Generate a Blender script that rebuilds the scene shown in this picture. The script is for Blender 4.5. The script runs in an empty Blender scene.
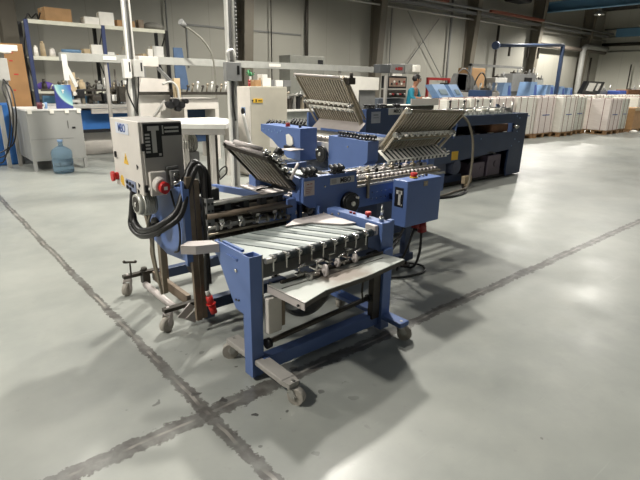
import bpy, bmesh, math, random
from mathutils import Vector, Matrix, Euler
random.seed(7)
PI = math.pi
SC = bpy.context.scene
COL = SC.collection

# ------------------------------------------------------------------ materials
def lin(c):
    return tuple(((v/255)/12.92 if v/255 <= .04045 else ((v/255+.055)/1.055)**2.4) for v in c)
MATS = {}
def mat(name, rgb, rough=.5, metal=0.0, var=.08, scale=9.0, bump=0.0, emit=0.0, alpha=1.0, trans=0.0, spec=.5, coat=0.0):
    if name in MATS: return MATS[name]
    m = bpy.data.materials.new(name); m.use_nodes = True
    nt = m.node_tree; N = nt.nodes; L = nt.links
    b = N['Principled BSDF']
    c = lin(rgb)
    tc = N.new('ShaderNodeTexCoord')
    no = N.new('ShaderNodeTexNoise'); no.inputs['Scale'].default_value = scale; no.inputs['Detail'].default_value = 5
    L.new(tc.outputs['Object'], no.inputs['Vector'])
    ra = N.new('ShaderNodeMapRange'); ra.inputs['From Min'].default_value = .3; ra.inputs['From Max'].default_value = .7
    ra.inputs['To Min'].default_value = 1-var; ra.inputs['To Max'].default_value = 1+var
    L.new(no.outputs['Fac'], ra.inputs['Value'])
    mu = N.new('ShaderNodeVectorMath'); mu.operation = 'SCALE'; mu.inputs[0].default_value = c
    L.new(ra.outputs['Result'], mu.inputs['Scale']); L.new(mu.outputs['Vector'], b.inputs['Base Color'])
    b.inputs['Roughness'].default_value = rough; b.inputs['Metallic'].default_value = metal
    b.inputs['Specular IOR Level'].default_value = spec; b.inputs['Coat Weight'].default_value = coat
    if trans: b.inputs['Transmission Weight'].default_value = trans; b.inputs['IOR'].default_value = 1.25
    if alpha < 1: b.inputs['Alpha'].default_value = alpha
    if emit:
        b.inputs['Emission Color'].default_value = (*c, 1); b.inputs['Emission Strength'].default_value = emit
    if bump:
        bp = N.new('ShaderNodeBump'); bp.inputs['Strength'].default_value = bump; bp.inputs['Distance'].default_value = .01
        L.new(no.outputs['Fac'], bp.inputs['Height']); L.new(bp.outputs['Normal'], b.inputs['Normal'])
    MATS[name] = m
    return m

BLUE = mat('blue_enamel', (90, 114, 166), .45, var=.06, scale=5)
SHADEBLUE = mat('shaded_blue_enamel', (50, 65, 94), .45, var=.08, scale=4)  # darker copy of the blue; shade is largely put into its colour
STEEL = mat('brushed_steel', (176, 174, 168), .38, .75, var=.12, scale=20)
SHEET = mat('galvanised_sheet', (158, 164, 160), .52, .25, var=.08, scale=7)
CHROME = mat('chrome', (205, 203, 198), .22, .9, var=.05)
DARKST = mat('oiled_dark_steel', (72, 68, 62), .5, .5, var=.2, scale=14)
BROWNST = mat('worn_brown_steel', (128, 114, 98), .6, .3, var=.22, scale=12)
BRASSY = mat('tarnished_aluminium', (158, 148, 130), .42, .6, var=.14, scale=18)
BLACK = mat('black_plastic', (24, 24, 26), .45, var=.1)
RUBBER = mat('black_rubber', (28, 28, 29), .6, var=.15)
CREAM = mat('cream_enamel', (214, 208, 200), .45, var=.04)
GREYEN = mat('grey_enamel', (160, 156, 150), .5, var=.05)
SLAT = mat('tan_slat_metal', (188, 178, 160), .5, .15, var=.12, scale=20)
WHITE = mat('white_paint', (226, 224, 218), .5, var=.04)
PINKW = mat('pale_bare_metal', (192, 184, 180), .5, .2, var=.06)
RED = mat('red_plastic', (196, 44, 40), .4, var=.06)
DRED = mat('dark_red_plastic', (140, 34, 34), .45, var=.1)
YELLOW = mat('yellow_label', (226, 182, 60), .6, var=.04)
GUM = mat('grey_wheel_rubber', (164, 158, 148), .6, var=.1)
WOODP = mat('pallet_wood', (150, 118, 82), .8, var=.2, scale=15)
CARTON = mat('cardboard', (168, 132, 92), .85, var=.1, scale=8)
PALEC = mat('pale_cardboard', (192, 172, 140), .85, var=.08)
PAPER = mat('paper_white', (236, 232, 222), .75, var=.04)
GREY = mat('mid_grey_paint', (120, 120, 118), .55, var=.08)
TEXTB = mat('print_black', (20, 22, 26), .5, var=.02)
BLUEPRINT = mat('print_blue', (54, 84, 150), .5, var=.02)
GREYPLQ = mat('plaque_grey', (186, 184, 178), .45, var=.05)
HOSE = mat('black_hose', (34, 33, 32), .42, var=.1)
GHOSE = mat('grey_hose', (128, 120, 104), .5, var=.12)
BRIGHTB = mat('bright_blue_paint', (52, 108, 176), .45, var=.06)
PALEB = mat('pale_blue_plastic', (126, 156, 194), .45, var=.05)
TANK = mat('dusty_brown', (122, 84, 58), .7, var=.2)

# ------------------------------------------------------------------ mesh builder
class MB:
    def __init__(s): s.bm = bmesh.new()
    def box(s, x0, x1, y0, y1, z0, z1, b=0.0, M=None):
        if x0 > x1: x0, x1 = x1, x0
        if y0 > y1: y0, y1 = y1, y0
        if z0 > z1: z0, z1 = z1, z0
        r = bmesh.ops.create_cube(s.bm, size=1)
        vs = r['verts']
        for v in vs:
            v.co = Vector(((x0+x1)/2+v.co.x*(x1-x0), (y0+y1)/2+v.co.y*(y1-y0), (z0+z1)/2+v.co.z*(z1-z0)))
        if b > 0:
            b = min(b, .45*min(x1-x0, y1-y0, z1-z0))
            es = list({e for v in vs for e in v.link_edges})
            r2 = bmesh.ops.bevel(s.bm, geom=es, offset=b, segments=2, affect='EDGES', profile=.5)
            vs = list({v for f in r2['faces'] for v in f.verts} | {v for v in vs if v.is_valid})
        if M is not None:
            for v in vs: v.co = M @ v.co
        return s
    def cyl(s, p0, p1, r, seg=16, r2=None, cap=True):
        p0 = Vector(p0); p1 = Vector(p1); d = p1-p0
        if d.length < 1e-6: return s
        q = d.to_track_quat('Z', 'Y').to_matrix()
        r2 = r if r2 is None else r2
        A = []; B = []
        for i in range(seg):
            a = 2*PI*i/seg; u = Vector((math.cos(a), math.sin(a), 0))
            A.append(s.bm.verts.new(p0+q @ (u*r))); B.append(s.bm.verts.new(p1+q @ (u*r2)))
        for i in range(seg):
            j = (i+1) % seg
            f = s.bm.faces.new((A[i], A[j], B[j], B[i])); f.smooth = True
        if cap:
            s.bm.faces.new(A[::-1]); s.bm.faces.new(B)
        return s
    def tube(s, pts, r, seg=8, smooth=6):
        P = [Vector(p) for p in pts]
        if smooth and len(P) > 2:      # Catmull-Rom
            Q = []
            E_ = [P[0]*2-P[1]]+P+[P[-1]*2-P[-2]]
            for i in range(1, len(E_)-2):
                for k in range(smooth):
                    t = k/smooth; a, b, c, d = E_[i-1:i+3]
                    Q.append(.5*((2*b)+(c-a)*t+(2*a-5*b+4*c-d)*t*t+(-a+3*b-3*c+d)*t**3))
            Q.append(P[-1]); P = Q
        rings = []; up = None
        for i, p in enumerate(P):
            d = (P[min(i+1, len(P)-1)]-P[max(i-1, 0)])
            if d.length < 1e-9: d = Vector((0, 0, 1))
            d.normalize()
            if up is None:
                up = Vector((0, 0, 1)) if abs(d.z) < .9 else Vector((1, 0, 0))
            n = (up-d*up.dot(d)); n.normalize(); up = n; m = d.cross(n)
            rings.append([s.bm.verts.new(p+n*(r*math.cos(2*PI*k/seg))+m*(r*math.sin(2*PI*k/seg))) for k in range(seg)])
        for a, b in zip(rings, rings[1:]):
            for k in range(seg):
                f = s.bm.faces.new((a[k], a[(k+1) % seg], b[(k+1) % seg], b[k])); f.smooth = True
        s.bm.faces.new(rings[0][::-1]); s.bm.faces.new(rings[-1])
        return s
    def prism(s, pts, ax, c0, c1):
        # polygon pts in the plane normal to axis ax ('x': (y,z), 'y': (x,z), 'z': (x,y)), extruded c0..c1
        def mk(p, c): return {'x': (c, p[0], p[1]), 'y': (p[0], c, p[1]), 'z': (p[0], p[1], c)}[ax]
        A = [s.bm.verts.new(mk(p, c0)) for p in pts]; B = [s.bm.verts.new(mk(p, c1)) for p in pts]
        n = len(pts)
        s.bm.faces.new(A[::-1]); s.bm.faces.new(B)
        for i in range(n): s.bm.faces.new((A[i], A[(i+1) % n], B[(i+1) % n], B[i]))
        return s
    def sph(s, c, r, seg=10, sc=(1, 1, 1)):
        rr = bmesh.ops.create_uvsphere(s.bm, u_segments=seg, v_segments=max(6, seg*2//3), radius=r)
        for v in rr['verts']:
            v.co = Vector((v.co.x*sc[0]+c[0], v.co.y*sc[1]+c[1], v.co.z*sc[2]+c[2]))
            for f in v.link_faces: f.smooth = True
        return s
    def lathe(s, prof, c, seg=20):
        rings = []
        for r, z in prof:
            rings.append([s.bm.verts.new((c[0]+r*math.cos(2*PI*k/seg), c[1]+r*math.sin(2*PI*k/seg), c[2]+z)) for k in range(seg)])
        for a, b in zip(rings, rings[1:]):
            for k in range(seg):
                f = s.bm.faces.new((a[k], a[(k+1) % seg], b[(k+1) % seg], b[k])); f.smooth = True
        s.bm.faces.new(rings[0][::-1]); s.bm.faces.new(rings[-1])
        return s
    def bar(s, p0, p1, w, h):
        # rectangular bar between two points, w across, h vertical-ish
        p0 = Vector(p0); p1 = Vector(p1); d = (p1-p0)
        L_ = d.length; d.normalize()
        up = Vector((0, 0, 1)) if abs(d.z) < .95 else Vector((0, 1, 0))
        sd = d.cross(up).normalized(); u = sd.cross(d)
        V = []
        for t in (p0, p1):
            for a, b in ((-1, -1), (1, -1), (1, 1), (-1, 1)):
                V.append(s.bm.verts.new(t+sd*(a*w/2)+u*(b*h/2)))
        for f in ((3, 2, 1, 0), (4, 5, 6, 7), (0, 1, 5, 4), (1, 2, 6, 5), (2, 3, 7, 6), (3, 0, 4, 7)):
            s.bm.faces.new([V[i] for i in f])
        return s

def link(mb, name, m, parent=None, loc=None):
    bmesh.ops.recalc_face_normals(mb.bm, faces=mb.bm.faces[:])
    me = bpy.data.meshes.new(name); mb.bm.to_mesh(me); mb.bm.free()
    me.materials.append(m)
    o = bpy.data.objects.new(name, me); COL.objects.link(o)
    return o
def setp(o, label=None, cat=None, group=None, kind=None):
    if label: o['label'] = label
    if cat: o['category'] = cat
    if group: o['group'] = group
    if kind: o['kind'] = kind
    return o
class Thing:
    """Empty at the base of a thing; parts are given in world coordinates."""
    def __init__(s, name, label, cat, base, group=None):
        s.o = bpy.data.objects.new(name, None); COL.objects.link(s.o)
        s.o.location = base; s.o.empty_display_size = .1; s.base = Vector(base)
        setp(s.o, label, cat, group)
    def part(s, name, mb, m, sub=None, label=None):
        o = link(mb, name, m)
        if sub is None: o.parent = s.o; o.location = -s.base
        else: o.parent = sub
        if label: o['label'] = label
        return o
    def text(s, name, body, size, loc, face, m, sub=None, depth=.0012, bold=0.0, align='CENTER', label=None):
        cu = bpy.data.curves.new(name, 'FONT'); cu.body = body; cu.size = size; cu.extrude = depth; cu.offset = bold
        cu.align_x = align; cu.align_y = 'CENTER'
        to = bpy.data.objects.new('tmp', cu)
        me = bpy.data.meshes.new_from_object(to); bpy.data.objects.remove(to)
        R = {'-y': Euler((PI/2, 0, 0)), '-x': Euler((PI/2, 0, -PI/2)), 'z': Euler((0, 0, 0))}[face].to_matrix().to_4x4()
        me.transform(Matrix.Translation(loc) @ R); me.materials.clear(); me.materials.append(m)
        o = bpy.data.objects.new(name, me); COL.objects.link(o)
        if sub is None: o.parent = s.o; o.location = -s.base
        else: o.parent = sub
        if label: o['label'] = label
        return o
def solo(name, mb, m, label, cat, base=(0, 0, 0), group=None):
    """A thing that is one mesh, origin at its base."""
    for v in mb.bm.verts: v.co -= Vector(base)
    o = link(mb, name, m); o.location = base
    return setp(o, label, cat, group)
def struct(name, mb, m):
    o = link(mb, name, m); o['kind'] = 'structure'; return o
def copy_tree(o, parent=None):
    c = o.copy(); COL.objects.link(c)
    if parent is not None: c.parent = parent
    for ch in list(o.children): copy_tree(ch, c)
    return c

# ------------------------------------------------------------------ camera
f_, pt, rl, th, H = 490.7, math.radians(17.63), math.radians(.85), math.radians(40.43), 1.4
def w_(v): return Vector((v[0]*math.cos(th)+v[1]*math.sin(th), -v[0]*math.sin(th)+v[1]*math.cos(th), v[2]))
cx = w_((math.cos(rl), math.sin(rl)*math.sin(pt), math.sin(rl)*math.cos(pt)))
cy = w_((-math.sin(rl), math.cos(rl)*math.sin(pt), math.cos(rl)*math.cos(pt)))
cf = w_((0, math.cos(pt), -math.sin(pt)))
cam = bpy.data.cameras.new('camera'); co = bpy.data.objects.new('camera', cam); COL.objects.link(co)
R3 = Matrix((cx, cy, -cf)).transposed().to_4x4()
co.matrix_world = Matrix.Translation((0, 0, H)) @ R3
cam.sensor_width = 36; cam.lens = f_/640*36; cam.clip_start = .05; cam.clip_end = 200
SC.camera = co

# ------------------------------------------------------------------ setting
def floor_mat():
    m = bpy.data.materials.new('painted_concrete_floor'); m.use_nodes = True
    nt = m.node_tree; N = nt.nodes; L = nt.links; b = N['Principled BSDF']
    g = N.new('ShaderNodeNewGeometry')
    def noise(sc, det=6, rough=.6, vec=None):
        n = N.new('ShaderNodeTexNoise'); n.inputs['Scale'].default_value = sc; n.inputs['Detail'].default_value = det
        n.inputs['Roughness'].default_value = rough; L.new(vec or g.outputs['Position'], n.inputs['Vector']); return n.outputs['Fac']
    def ramp(v, a, c, lo=0.0, hi=1.0):
        n = N.new('ShaderNodeMapRange'); n.inputs['From Min'].default_value = a; n.inputs['From Max'].default_value = c
        n.inputs['To Min'].default_value = lo; n.inputs['To Max'].default_value = hi; L.new(v, n.inputs['Value']); return n.outputs['Result']
    def math_(op, a, b_=None):
        n = N.new('ShaderNodeMath'); n.operation = op
        for i, v in enumerate((a, b_)):
            if v is None: continue
            if isinstance(v, (int, float)): n.inputs[i].default_value = v
            else: L.new(v, n.inputs[i])
        return n.outputs[0]
    def mix(f, a, c):
        n = N.new('ShaderNodeMix'); n.data_type = 'RGBA'
        if isinstance(f, float): n.inputs[0].default_value = f
        else: L.new(f, n.inputs[0])
        for i, v in ((6, a), (7, c)):
            if isinstance(v, tuple): n.inputs[i].default_value = (*lin(v), 1)
            else: L.new(v, n.inputs[i])
        return n.outputs[2]
    sep = N.new('ShaderNodeSeparateXYZ'); L.new(g.outputs['Position'], sep.inputs[0])
    base = mix(ramp(noise(.7), .35, .65), (139, 142, 137), (160, 162, 155))
    base = mix(ramp(noise(5, 8), .45, .8, 0, .35), base, (172, 172, 164))
    base = mix(ramp(noise(14, 9, .7), .62, .75, 0, .35), base, (112, 112, 108))
    # joints along world X and Y, each with a ragged dirty band and a paler filler line
    wob = ramp(noise(3, 3), .2, .8, -.012, .012); ed = noise(22, 8, .75)
    vdc = N.new('ShaderNodeVectorMath'); vdc.operation = 'DISTANCE'; L.new(g.outputs['Position'], vdc.inputs[0]); vdc.inputs[1].default_value = (.83, 1.75, 0)
    def joint(coord, c, wid, fw):
        d = math_('ABSOLUTE', math_('SUBTRACT', math_('ADD', coord, wob), c))
        band = math_('LESS_THAN', d, math_('MULTIPLY', math_('MULTIPLY', ramp(ed, .3, .7, .35, 1.35), wid), ramp(vdc.outputs['Value'], .1, .8, 1.3, 1)))
        fill = math_('LESS_THAN', d, fw)
        return band, fill
    for coord, c, wid, fw in ((sep.outputs['Y'], 1.715, .045, .007), (sep.outputs['X'], .825, .03, .008)):
        band, fill = joint(coord, c, wid, fw)
        k = ramp(noise(9, 5), .3, .62, .45, .95)
        base = mix(math_('MULTIPLY', band, k), base, (78, 74, 70))
        base = mix(math_('MULTIPLY', fill, ramp(noise(4, 3), .45, .6, 0, .8)), base, (150, 146, 138))
    # dark oil spots around the crossing
    sp = math_('GREATER_THAN', noise(11, 2, .4), .69)
    vd = N.new('ShaderNodeVectorMath'); vd.operation = 'DISTANCE'; L.new(g.outputs['Position'], vd.inputs[0]); vd.inputs[1].default_value = (1.0, 1.75, 0)
    near = ramp(vd.outputs['Value'], .15, .7, 1, 0)
    base = mix(math_('MULTIPLY', sp, near), base, (72, 70, 68))
    sp2 = math_('GREATER_THAN', noise(9, 3, .5), .765)
    base = mix(math_('MULTIPLY', sp2, .6), base, (92, 90, 86))
    # scratches
    sc = N.new('ShaderNodeMapping'); sc.inputs['Scale'].default_value = (1.2, 38, 1); sc.inputs['Rotation'].default_value = (0, 0, .6)
    L.new(g.outputs['Position'], sc.inputs['Vector'])
    base = mix(ramp(noise(1.3, 4, .6, sc.outputs['Vector']), .66, .76, 0, .3), base, (188, 188, 182))
    L.new(base, b.inputs['Base Color'])
    L.new(ramp(noise(2.2, 7), .3, .75, .3, .5), b.inputs['Roughness'])
    bp = N.new('ShaderNodeBump'); bp.inputs['Strength'].default_value = .12; bp.inputs['Distance'].default_value = .01
    L.new(noise(6, 8, .65), bp.inputs['Height']); L.new(bp.outputs['Normal'], b.inputs['Normal'])
    return m
def wall_mat(name, c1, c2, panel=1.0, vert=True):
    m = bpy.data.materials.new(name); m.use_nodes = True
    nt = m.node_tree; N = nt.nodes; L = nt.links; b = N['Principled BSDF']
    g = N.new('ShaderNodeNewGeometry'); sep = N.new('ShaderNodeSeparateXYZ'); L.new(g.outputs['Position'], sep.inputs[0])
    n = N.new('ShaderNodeTexNoise'); n.inputs['Scale'].default_value = .8; L.new(g.outputs['Position'], n.inputs['Vector'])
    mx = N.new('ShaderNodeMix'); mx.data_type = 'RGBA'; L.new(n.outputs['Fac'], mx.inputs[0])
    mx.inputs[6].default_value = (*lin(c1), 1); mx.inputs[7].default_value = (*lin(c2), 1)
    ad = N.new('ShaderNodeMath'); ad.operation = 'ADD'; L.new(sep.outputs['X'], ad.inputs[0]); L.new(sep.outputs['Y'], ad.inputs[1])
    fr = N.new('ShaderNodeMath'); fr.operation = 'MODULO'; L.new(ad.outputs[0], fr.inputs[0]); fr.inputs[1].default_value = panel
    lt = N.new('ShaderNodeMath'); lt.operation = 'LESS_THAN'; L.new(fr.outputs[0], lt.inputs[0]); lt.inputs[1].default_value = .025
    m2 = N.new('ShaderNodeMath'); m2.operation = 'MULTIPLY'; L.new(lt.outputs[0], m2.inputs[0]); m2.inputs[1].default_value = .2
    mx2 = N.new('ShaderNodeMix'); mx2.data_type = 'RGBA'; L.new(m2.outputs[0], mx2.inputs[0]); L.new(mx.outputs[2], mx2.inputs[6])
    mx2.inputs[7].default_value = (*lin(tuple(int(v*.6) for v in c1)), 1)
    L.new(mx2.outputs[2], b.inputs['Base Color']); b.inputs['Roughness'].default_value = .7
    return m
X0, X1, Y0, Y1, ZC = -7.0, 35.5, -9.0, 14.2, 6.0
struct('floor', MB().box(X0, X1, Y0, Y1, -.1, 0), floor_mat())
WALLM = wall_mat('wall_panel_paint', (152, 150, 140), (162, 160, 150), 1.15)
WALLR = wall_mat('wall_cream_paint', (200, 198, 186), (210, 208, 196), 1.15)
struct('wall_back', MB().box(X0, X1, Y1, Y1+.15, 0, ZC), WALLM)
struct('wall_right', MB().box(X1, X1+.15, Y0, Y1, 0, ZC), WALLR)
struct('wall_left', MB().box(X0-.15, X0, Y0, Y1, 0, ZC), WALLM)
struct('wall_front', MB().box(X0, X1, Y0-.15, Y0, 0, ZC), WALLM)
struct('ceiling', MB().box(X0, X1, Y0, Y1, ZC, ZC+.12), mat('dark_roof_sheet', (62, 58, 54), .8, var=.15, scale=2))
COLM = mat('column_paint', (112, 106, 94), .6, var=.06, scale=3)
for i, x in enumerate((2.4, 8.75, 14.6, 20.7, 26.55, 32.6)):   # tapered portal columns along the back wall
    mb = MB(); w0, w1 = .24, .42
    mb.prism([(x-.16, 0), (x+.16, 0), (x+.16, ZC), (x-.16, ZC)], 'y', 14.19, 14.17)
    mb.prism([(14.19, 0), (13.95, 0), (13.55, ZC), (14.19, ZC)], 'x', x-.012, x+.012)
    for s_ in (-1, 1): pass
    mb.bm.verts.ensure_lookup_table()
    # front flange follows the taper
    A = [(x-.16, 13.95, 0), (x+.16, 13.95, 0), (x+.16, 13.55, ZC), (x-.16, 13.55, ZC)]
    V = [mb.bm.verts.new(p) for p in A]+[mb.bm.verts.new((p[0], p[1]-.02, p[2])) for p in A]
    for f in ((0, 1, 2, 3), (7, 6, 5, 4), (0, 4, 5, 1), (1, 5, 6, 2), (2, 6, 7, 3), (3, 7, 4, 0)): mb.bm.faces.new([V[k] for k in f])
    struct('trim_%d' % (i+1), mb, COLM)
# roof girders
GIRD = mat('blue_girder_paint', (84, 124, 152), .55, var=.08, scale=2)
def gird(xa, ya, z, name='trim_7'):
    mb = MB(); mb.box(xa-.02, xa+.02, ya, 14.1, z-.22, z+.22); mb.box(xa-.16, xa+.16, ya, 14.1, z+.2, z+.24); mb.box(xa-.16, xa+.16, ya, 14.1, z-.24, z-.2)
    return struct(name, mb, GIRD)
gird(27.1, Y0+.1, 5.35, 'trim_7')
mb = MB(); mb.box(34.1, 34.4, 6.0, 12.9, 4.35, 4.8, .01); struct('trim_8', mb, GIRD)
PUR = mat('purlin_paint', (92, 84, 76), .7, var=.1)
for i, y in enumerate((10.8, 7.4, 4.0, .6)):
    struct('trim_%d' % (9+i), MB().box(X0, X1, y-.05, y+.05, 5.72, 5.95), PUR)

# ------------------------------------------------------------------ shared machine pieces
def caster(T, x, y, r=.045, ang=0.0, top=.125, name='caster', sub=None, plate=True, forkm=None, wheelm=None):
    """swivel caster: fork part with wheel sub-part. (x, y) is the swivel axis."""
    dx, dy = math.cos(ang), math.sin(ang)
    wx, wy = x+dx*r*.5, y+dy*r*.5
    sx, sy = -dy, dx
    fm = MB(); h = r*.55
    for s_ in (-1, 1):
        fm.bar((wx+sx*h*s_, wy+sy*h*s_, r*.95), (x+sx*h*s_, y+sy*h*s_, top-.012), .004, r*.75)
    fm.cyl((x, y, top-.02), (x, y, top), r*.62, 14); fm.cyl((x, y, top), (x, y, top+.03), .009, 10)
    fm.cyl((wx-sx*h*1.2, wy-sy*h*1.2, r), (wx+sx*h*1.2, wy+sy*h*1.2, r), .007, 8)
    f = T.part(name, fm, forkm or STEEL, sub)
    wm = MB(); k = h*.72
    wm.cyl((wx-sx*k, wy-sy*k, r), (wx+sx*k, wy+sy*k, r), r, 22)
    wm.cyl((wx-sx*k*1.15, wy-sy*k*1.15, r), (wx+sx*k*1.15, wy+sy*k*1.15, r), r*.45, 14)
    T.part('wheel', wm, wheelm or GUM, f)
    return f
def tsticker(T, x, y, z, w, h, face, sub, name='label_plate'):
    """black sticker with a large pale T and small white lines; (x,y,z) is the top-left corner seen from the front"""
    def P(u, v, d):   # u right, v down
        return (x+u, y-d, z-v) if face == '-y' else (x-d, y-u, z-v)
    def slab(mb, u0, v0, u1, v1, d0, d1):
        a = P(u0, v0, d0); b_ = P(u1, v1, d1); mb.box(a[0], b_[0], a[1], b_[1], a[2], b_[2])
    mb = MB(); slab(mb, 0, 0, w, h, -.0005, .001); o = T.part(name, mb, BLACK, sub)
    return o, slab
def fold_plate(T, name, A0, A1, B0, B1, n, thick=.03, under=None, stops=True, framem=None, midfrac=.52):
    """buckle fold plate: A0-A1 lower edge, B0-B1 upper edge. slat grid between two side rails."""
    A0, A1, B0, B1 = map(Vector, (A0, A1, B0, B1)); framem = framem or BRASSY
    nrm = (A1-A0).cross(B0-A0).normalized()
    if nrm.z > 0: nrm = -nrm          # points down/out (the seen side)
    fr = MB(); e = (B0-A0)*.06; e1 = (B1-A1)*.06
    fw = .008 if not stops else .014
    fr.bar(A0, B0+e, fw, fw*2.1); fr.bar(A1, B1+e1, fw, fw*2.1)
    for t, w, h in ((0.015, .012, .016), (1.0, .02, .024)):
        fr.bar(A0.lerp(B0, t), A1.lerp(B1, t), w, h)
    fo = T.part(name, fr, framem)
    sl = MB(); m = n
    gap = (A1-A0).length/m
    for i in range(1, m):
        a = A0.lerp(A1, i/m); b_ = B0.lerp(B1, i/m); d_ = (b_-a).normalized(); s_ = d_.cross(nrm).normalized()*gap*(.2 if stops else .24); h_ = nrm*(.006 if stops else .0025)
        V = [sl.bm.verts.new(p) for p in (a-s_-h_, a+s_-h_, a+s_+h_, a-s_+h_, b_-s_-h_, b_+s_-h_, b_+s_+h_, b_-s_+h_)]
        for f in ((3, 2, 1, 0), (4, 5, 6, 7), (0, 1, 5, 4), (1, 2, 6, 5), (2, 3, 7, 6), (3, 0, 4, 7)): sl.bm.faces.new([V[k] for k in f])
    T.part('slat_grid', sl, SLAT, fo)
    if stops:
        for (p, q, dr) in ((A0, B0, -1), (A1, B1, 1)):
            d_ = (A1-A0).normalized()*dr*.022
            for (t0, t1, k_) in ((.0, midfrac+.02, .045), (.12, 1.04, -.01)):
                rb = MB(); rb.bar(p.lerp(q, t0)+nrm*k_+d_, p.lerp(q, t1)+nrm*k_+d_, .012, .02); T.part('side_rail', rb, SLAT, fo)
    bk = MB(); c = -nrm*.02
    vs = [bk.bm.verts.new(p+c) for p in (A0, A1, B1, B0)]+[bk.bm.verts.new(p+c*1.3) for p in (A0, A1, B1, B0)]
    for q in ((0, 1, 2, 3), (7, 6, 5, 4), (0, 4, 5, 1), (1, 5, 6, 2), (2, 6, 7, 3), (3, 7, 4, 0)): bk.bm.faces.new([vs[i] for i in q])
    T.part('backing_sheet', bk, mat('near_black_sheet', (26, 22, 19), .7, var=.2), fo)  # near-black sheet behind the slats, makes the gaps dark
    # cross bar with stop fingers, on the seen side
    if stops:
        for t, bright in ((midfrac, 1), (midfrac-.12, 0 if stops == 1 else 1)):
            sb = MB(); a = A0.lerp(B0, t)+nrm*.035; b_ = A1.lerp(B1, t)+nrm*.035
            sb.bar(a, b_, .02, .022)
            if bright:
                for i in range(n//2+1):
                    p = a.lerp(b_, (i+.5)/(n//2+1)); sb.bar(p+nrm*.004, p+nrm*.03, .022, .024)
            T.part('stop_bar', sb, PAPER if bright else BRASSY, fo)
        low = MB(); a = A0.lerp(B0, .32)+nrm*.022; b_ = A1.lerp(B1, .32)+nrm*.022; low.bar(a, b_, .05, .006)
        T.part('cross_strip', low, SHEET, fo)
        for (p, q) in ((A0, B0), (A1, B1)):
            kb = MB(); c = p.lerp(q, midfrac)+nrm*.045
            kb.cyl(c-(A1-A0).normalized()*.03, c+(A1-A0).normalized()*.03, .022, 12)
            kb.cyl(c, c+nrm*.04, .016, 10); kb.box(c.x-.02, c.x+.02, c.y-.02, c.y+.02, c.z-.02, c.z+.02, .004)
            T.part('adjusting_knob', kb, CHROME, fo)
        for (p, q) in ((A0, B0), (A1, B1)):
            kb = MB(); c = q
            kb.cyl(c-(A1-A0).normalized()*.025, c+(A1-A0).normalized()*.025, .024, 12); kb.cyl(c+nrm*.01, c-nrm*.03, .014, 10)
            T.part('end_clamp', kb, CHROME, fo)
    return fo
def roller_clips(T, pts, d, sub=None, n=3, name='roller_clamp'):
    """black spring clamps standing on top of a side frame"""
    for (x, y, z) in pts:
        mb = MB()
        for i in range(n):
            cx_, cy_ = x+d[0]*i*.038, y+d[1]*i*.038
            mb.cyl((cx_, cy_, z), (cx_+.012, cy_+.012, z+.03), .007, 8); mb.cyl((cx_+.012, cy_-.008, z+.03), (cx_+.012, cy_+.032, z+.036), .012, 10)
            mb.box(cx_-.012, cx_+.012, cy_-.02, cy_+.02, z, z+.008)
        T.part(name, mb, BLACK, sub)
def handwheel(T, c, ax, r=.06, th_=.03):
    mb = MB(); c = Vector(c); d = {'-y': Vector((0, -1, 0)), '-x': Vector((-1, 0, 0))}[ax]
    mb.cyl(c, c+d*th_, r, 30); mb.cyl(c+d*th_, c+d*(th_+.006), r*.86, 30, r*.8)
    o = T.part('handwheel', mb, BLACK)
    hb = MB(); hb.cyl(c+d*th_, c+d*(th_+.02), r*.22, 16); T.part('hub', hb, CHROME, o)
    k = MB(); side = Vector((.5, 0, .8)) if ax == '-y' else Vector((0, .5, .8)); p = c+side*r*.7
    k.cyl(p+d*th_, p+d*(th_+.035), .009, 10); T.part('crank_knob', k, CHROME, o)
    return o

# ================================================================== 1. DELIVERY TABLE
D = Thing('delivery_table', 'low blue wheeled delivery table with striped roller bed and grey paper tray, nearest the camera', 'delivery table', (1.55, 1.85, 0))
# left side frame
mb = MB(); mb.prism([(1.865, .648), (2.11, .652), (2.105, .59), (2.01, .45), (1.935, .345), (1.865, .34)], 'x', 1.112, 1.122)
mb.prism([(2.11, .652), (2.105, .59), (2.111, .59), (2.116, .652)], 'x', 1.112, 1.14)
lf = D.part('side_plate', mb, BLUE)
mb = MB(); mb.box(1.135, 1.15, 1.9, 2.08, .64, .652); mb.box(1.105, 1.112, 1.90, 2.0, .6, .612); D.part('plate_ridge', mb, BLUE, lf)
for (y, z) in ((1.915, .55), (1.90, .40), (1.925, .395), (2.09, .64)):
    mb = MB(); mb.cyl((1.113, y, z), (1.106, y, z), .009 if z > .5 else .005, 12); D.part('bolt', mb, CHROME if z > .5 else DARKST, lf)
mb = MB(); mb.box(1.112, 1.117, 1.797, 1.865, .02, .645); mb.box(1.173, 1.178, 1.797, 1.865, .02, .645); mb.box(1.117, 1.173, 1.797, 1.802, .02, .645); mb.box(1.117, 1.173, 1.86, 1.865, .02, .645); mb.box(1.117, 1.173, 1.802, 1.86, .02, .6)
lp = D.part('post', mb, BLUE)
mb = MB(); mb.box(1.179, 1.186, 1.797, 1.803, .36, .645); D.part('edge_strip', mb, STEEL, lp)
mb = MB(); mb.box(1.965, 2.035, 1.745, 1.80, .02, .52, .003); D.part('post', mb, BLUE)
mb = MB(); mb.box(1.905, 1.962, 1.76, 1.80, .1, .5, .002); D.part('inner_post', mb, DARKST)
# feet
mb = MB(); mb.box(1.125, 1.2, 1.575, 2.075, .085, .115, .006); mb.prism([(1.125, 1.575), (1.2, 1.575), (1.19, 1.53), (1.135, 1.53)], 'z', .088, .112); D.part('foot_beam', mb, GREYEN, label='scuffed grey foot beam')
mb = MB(); mb.box(1.97, 2.045, 1.6, 2.2, .085, .115, .006); D.part('foot_beam', mb, BLUE)
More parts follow.
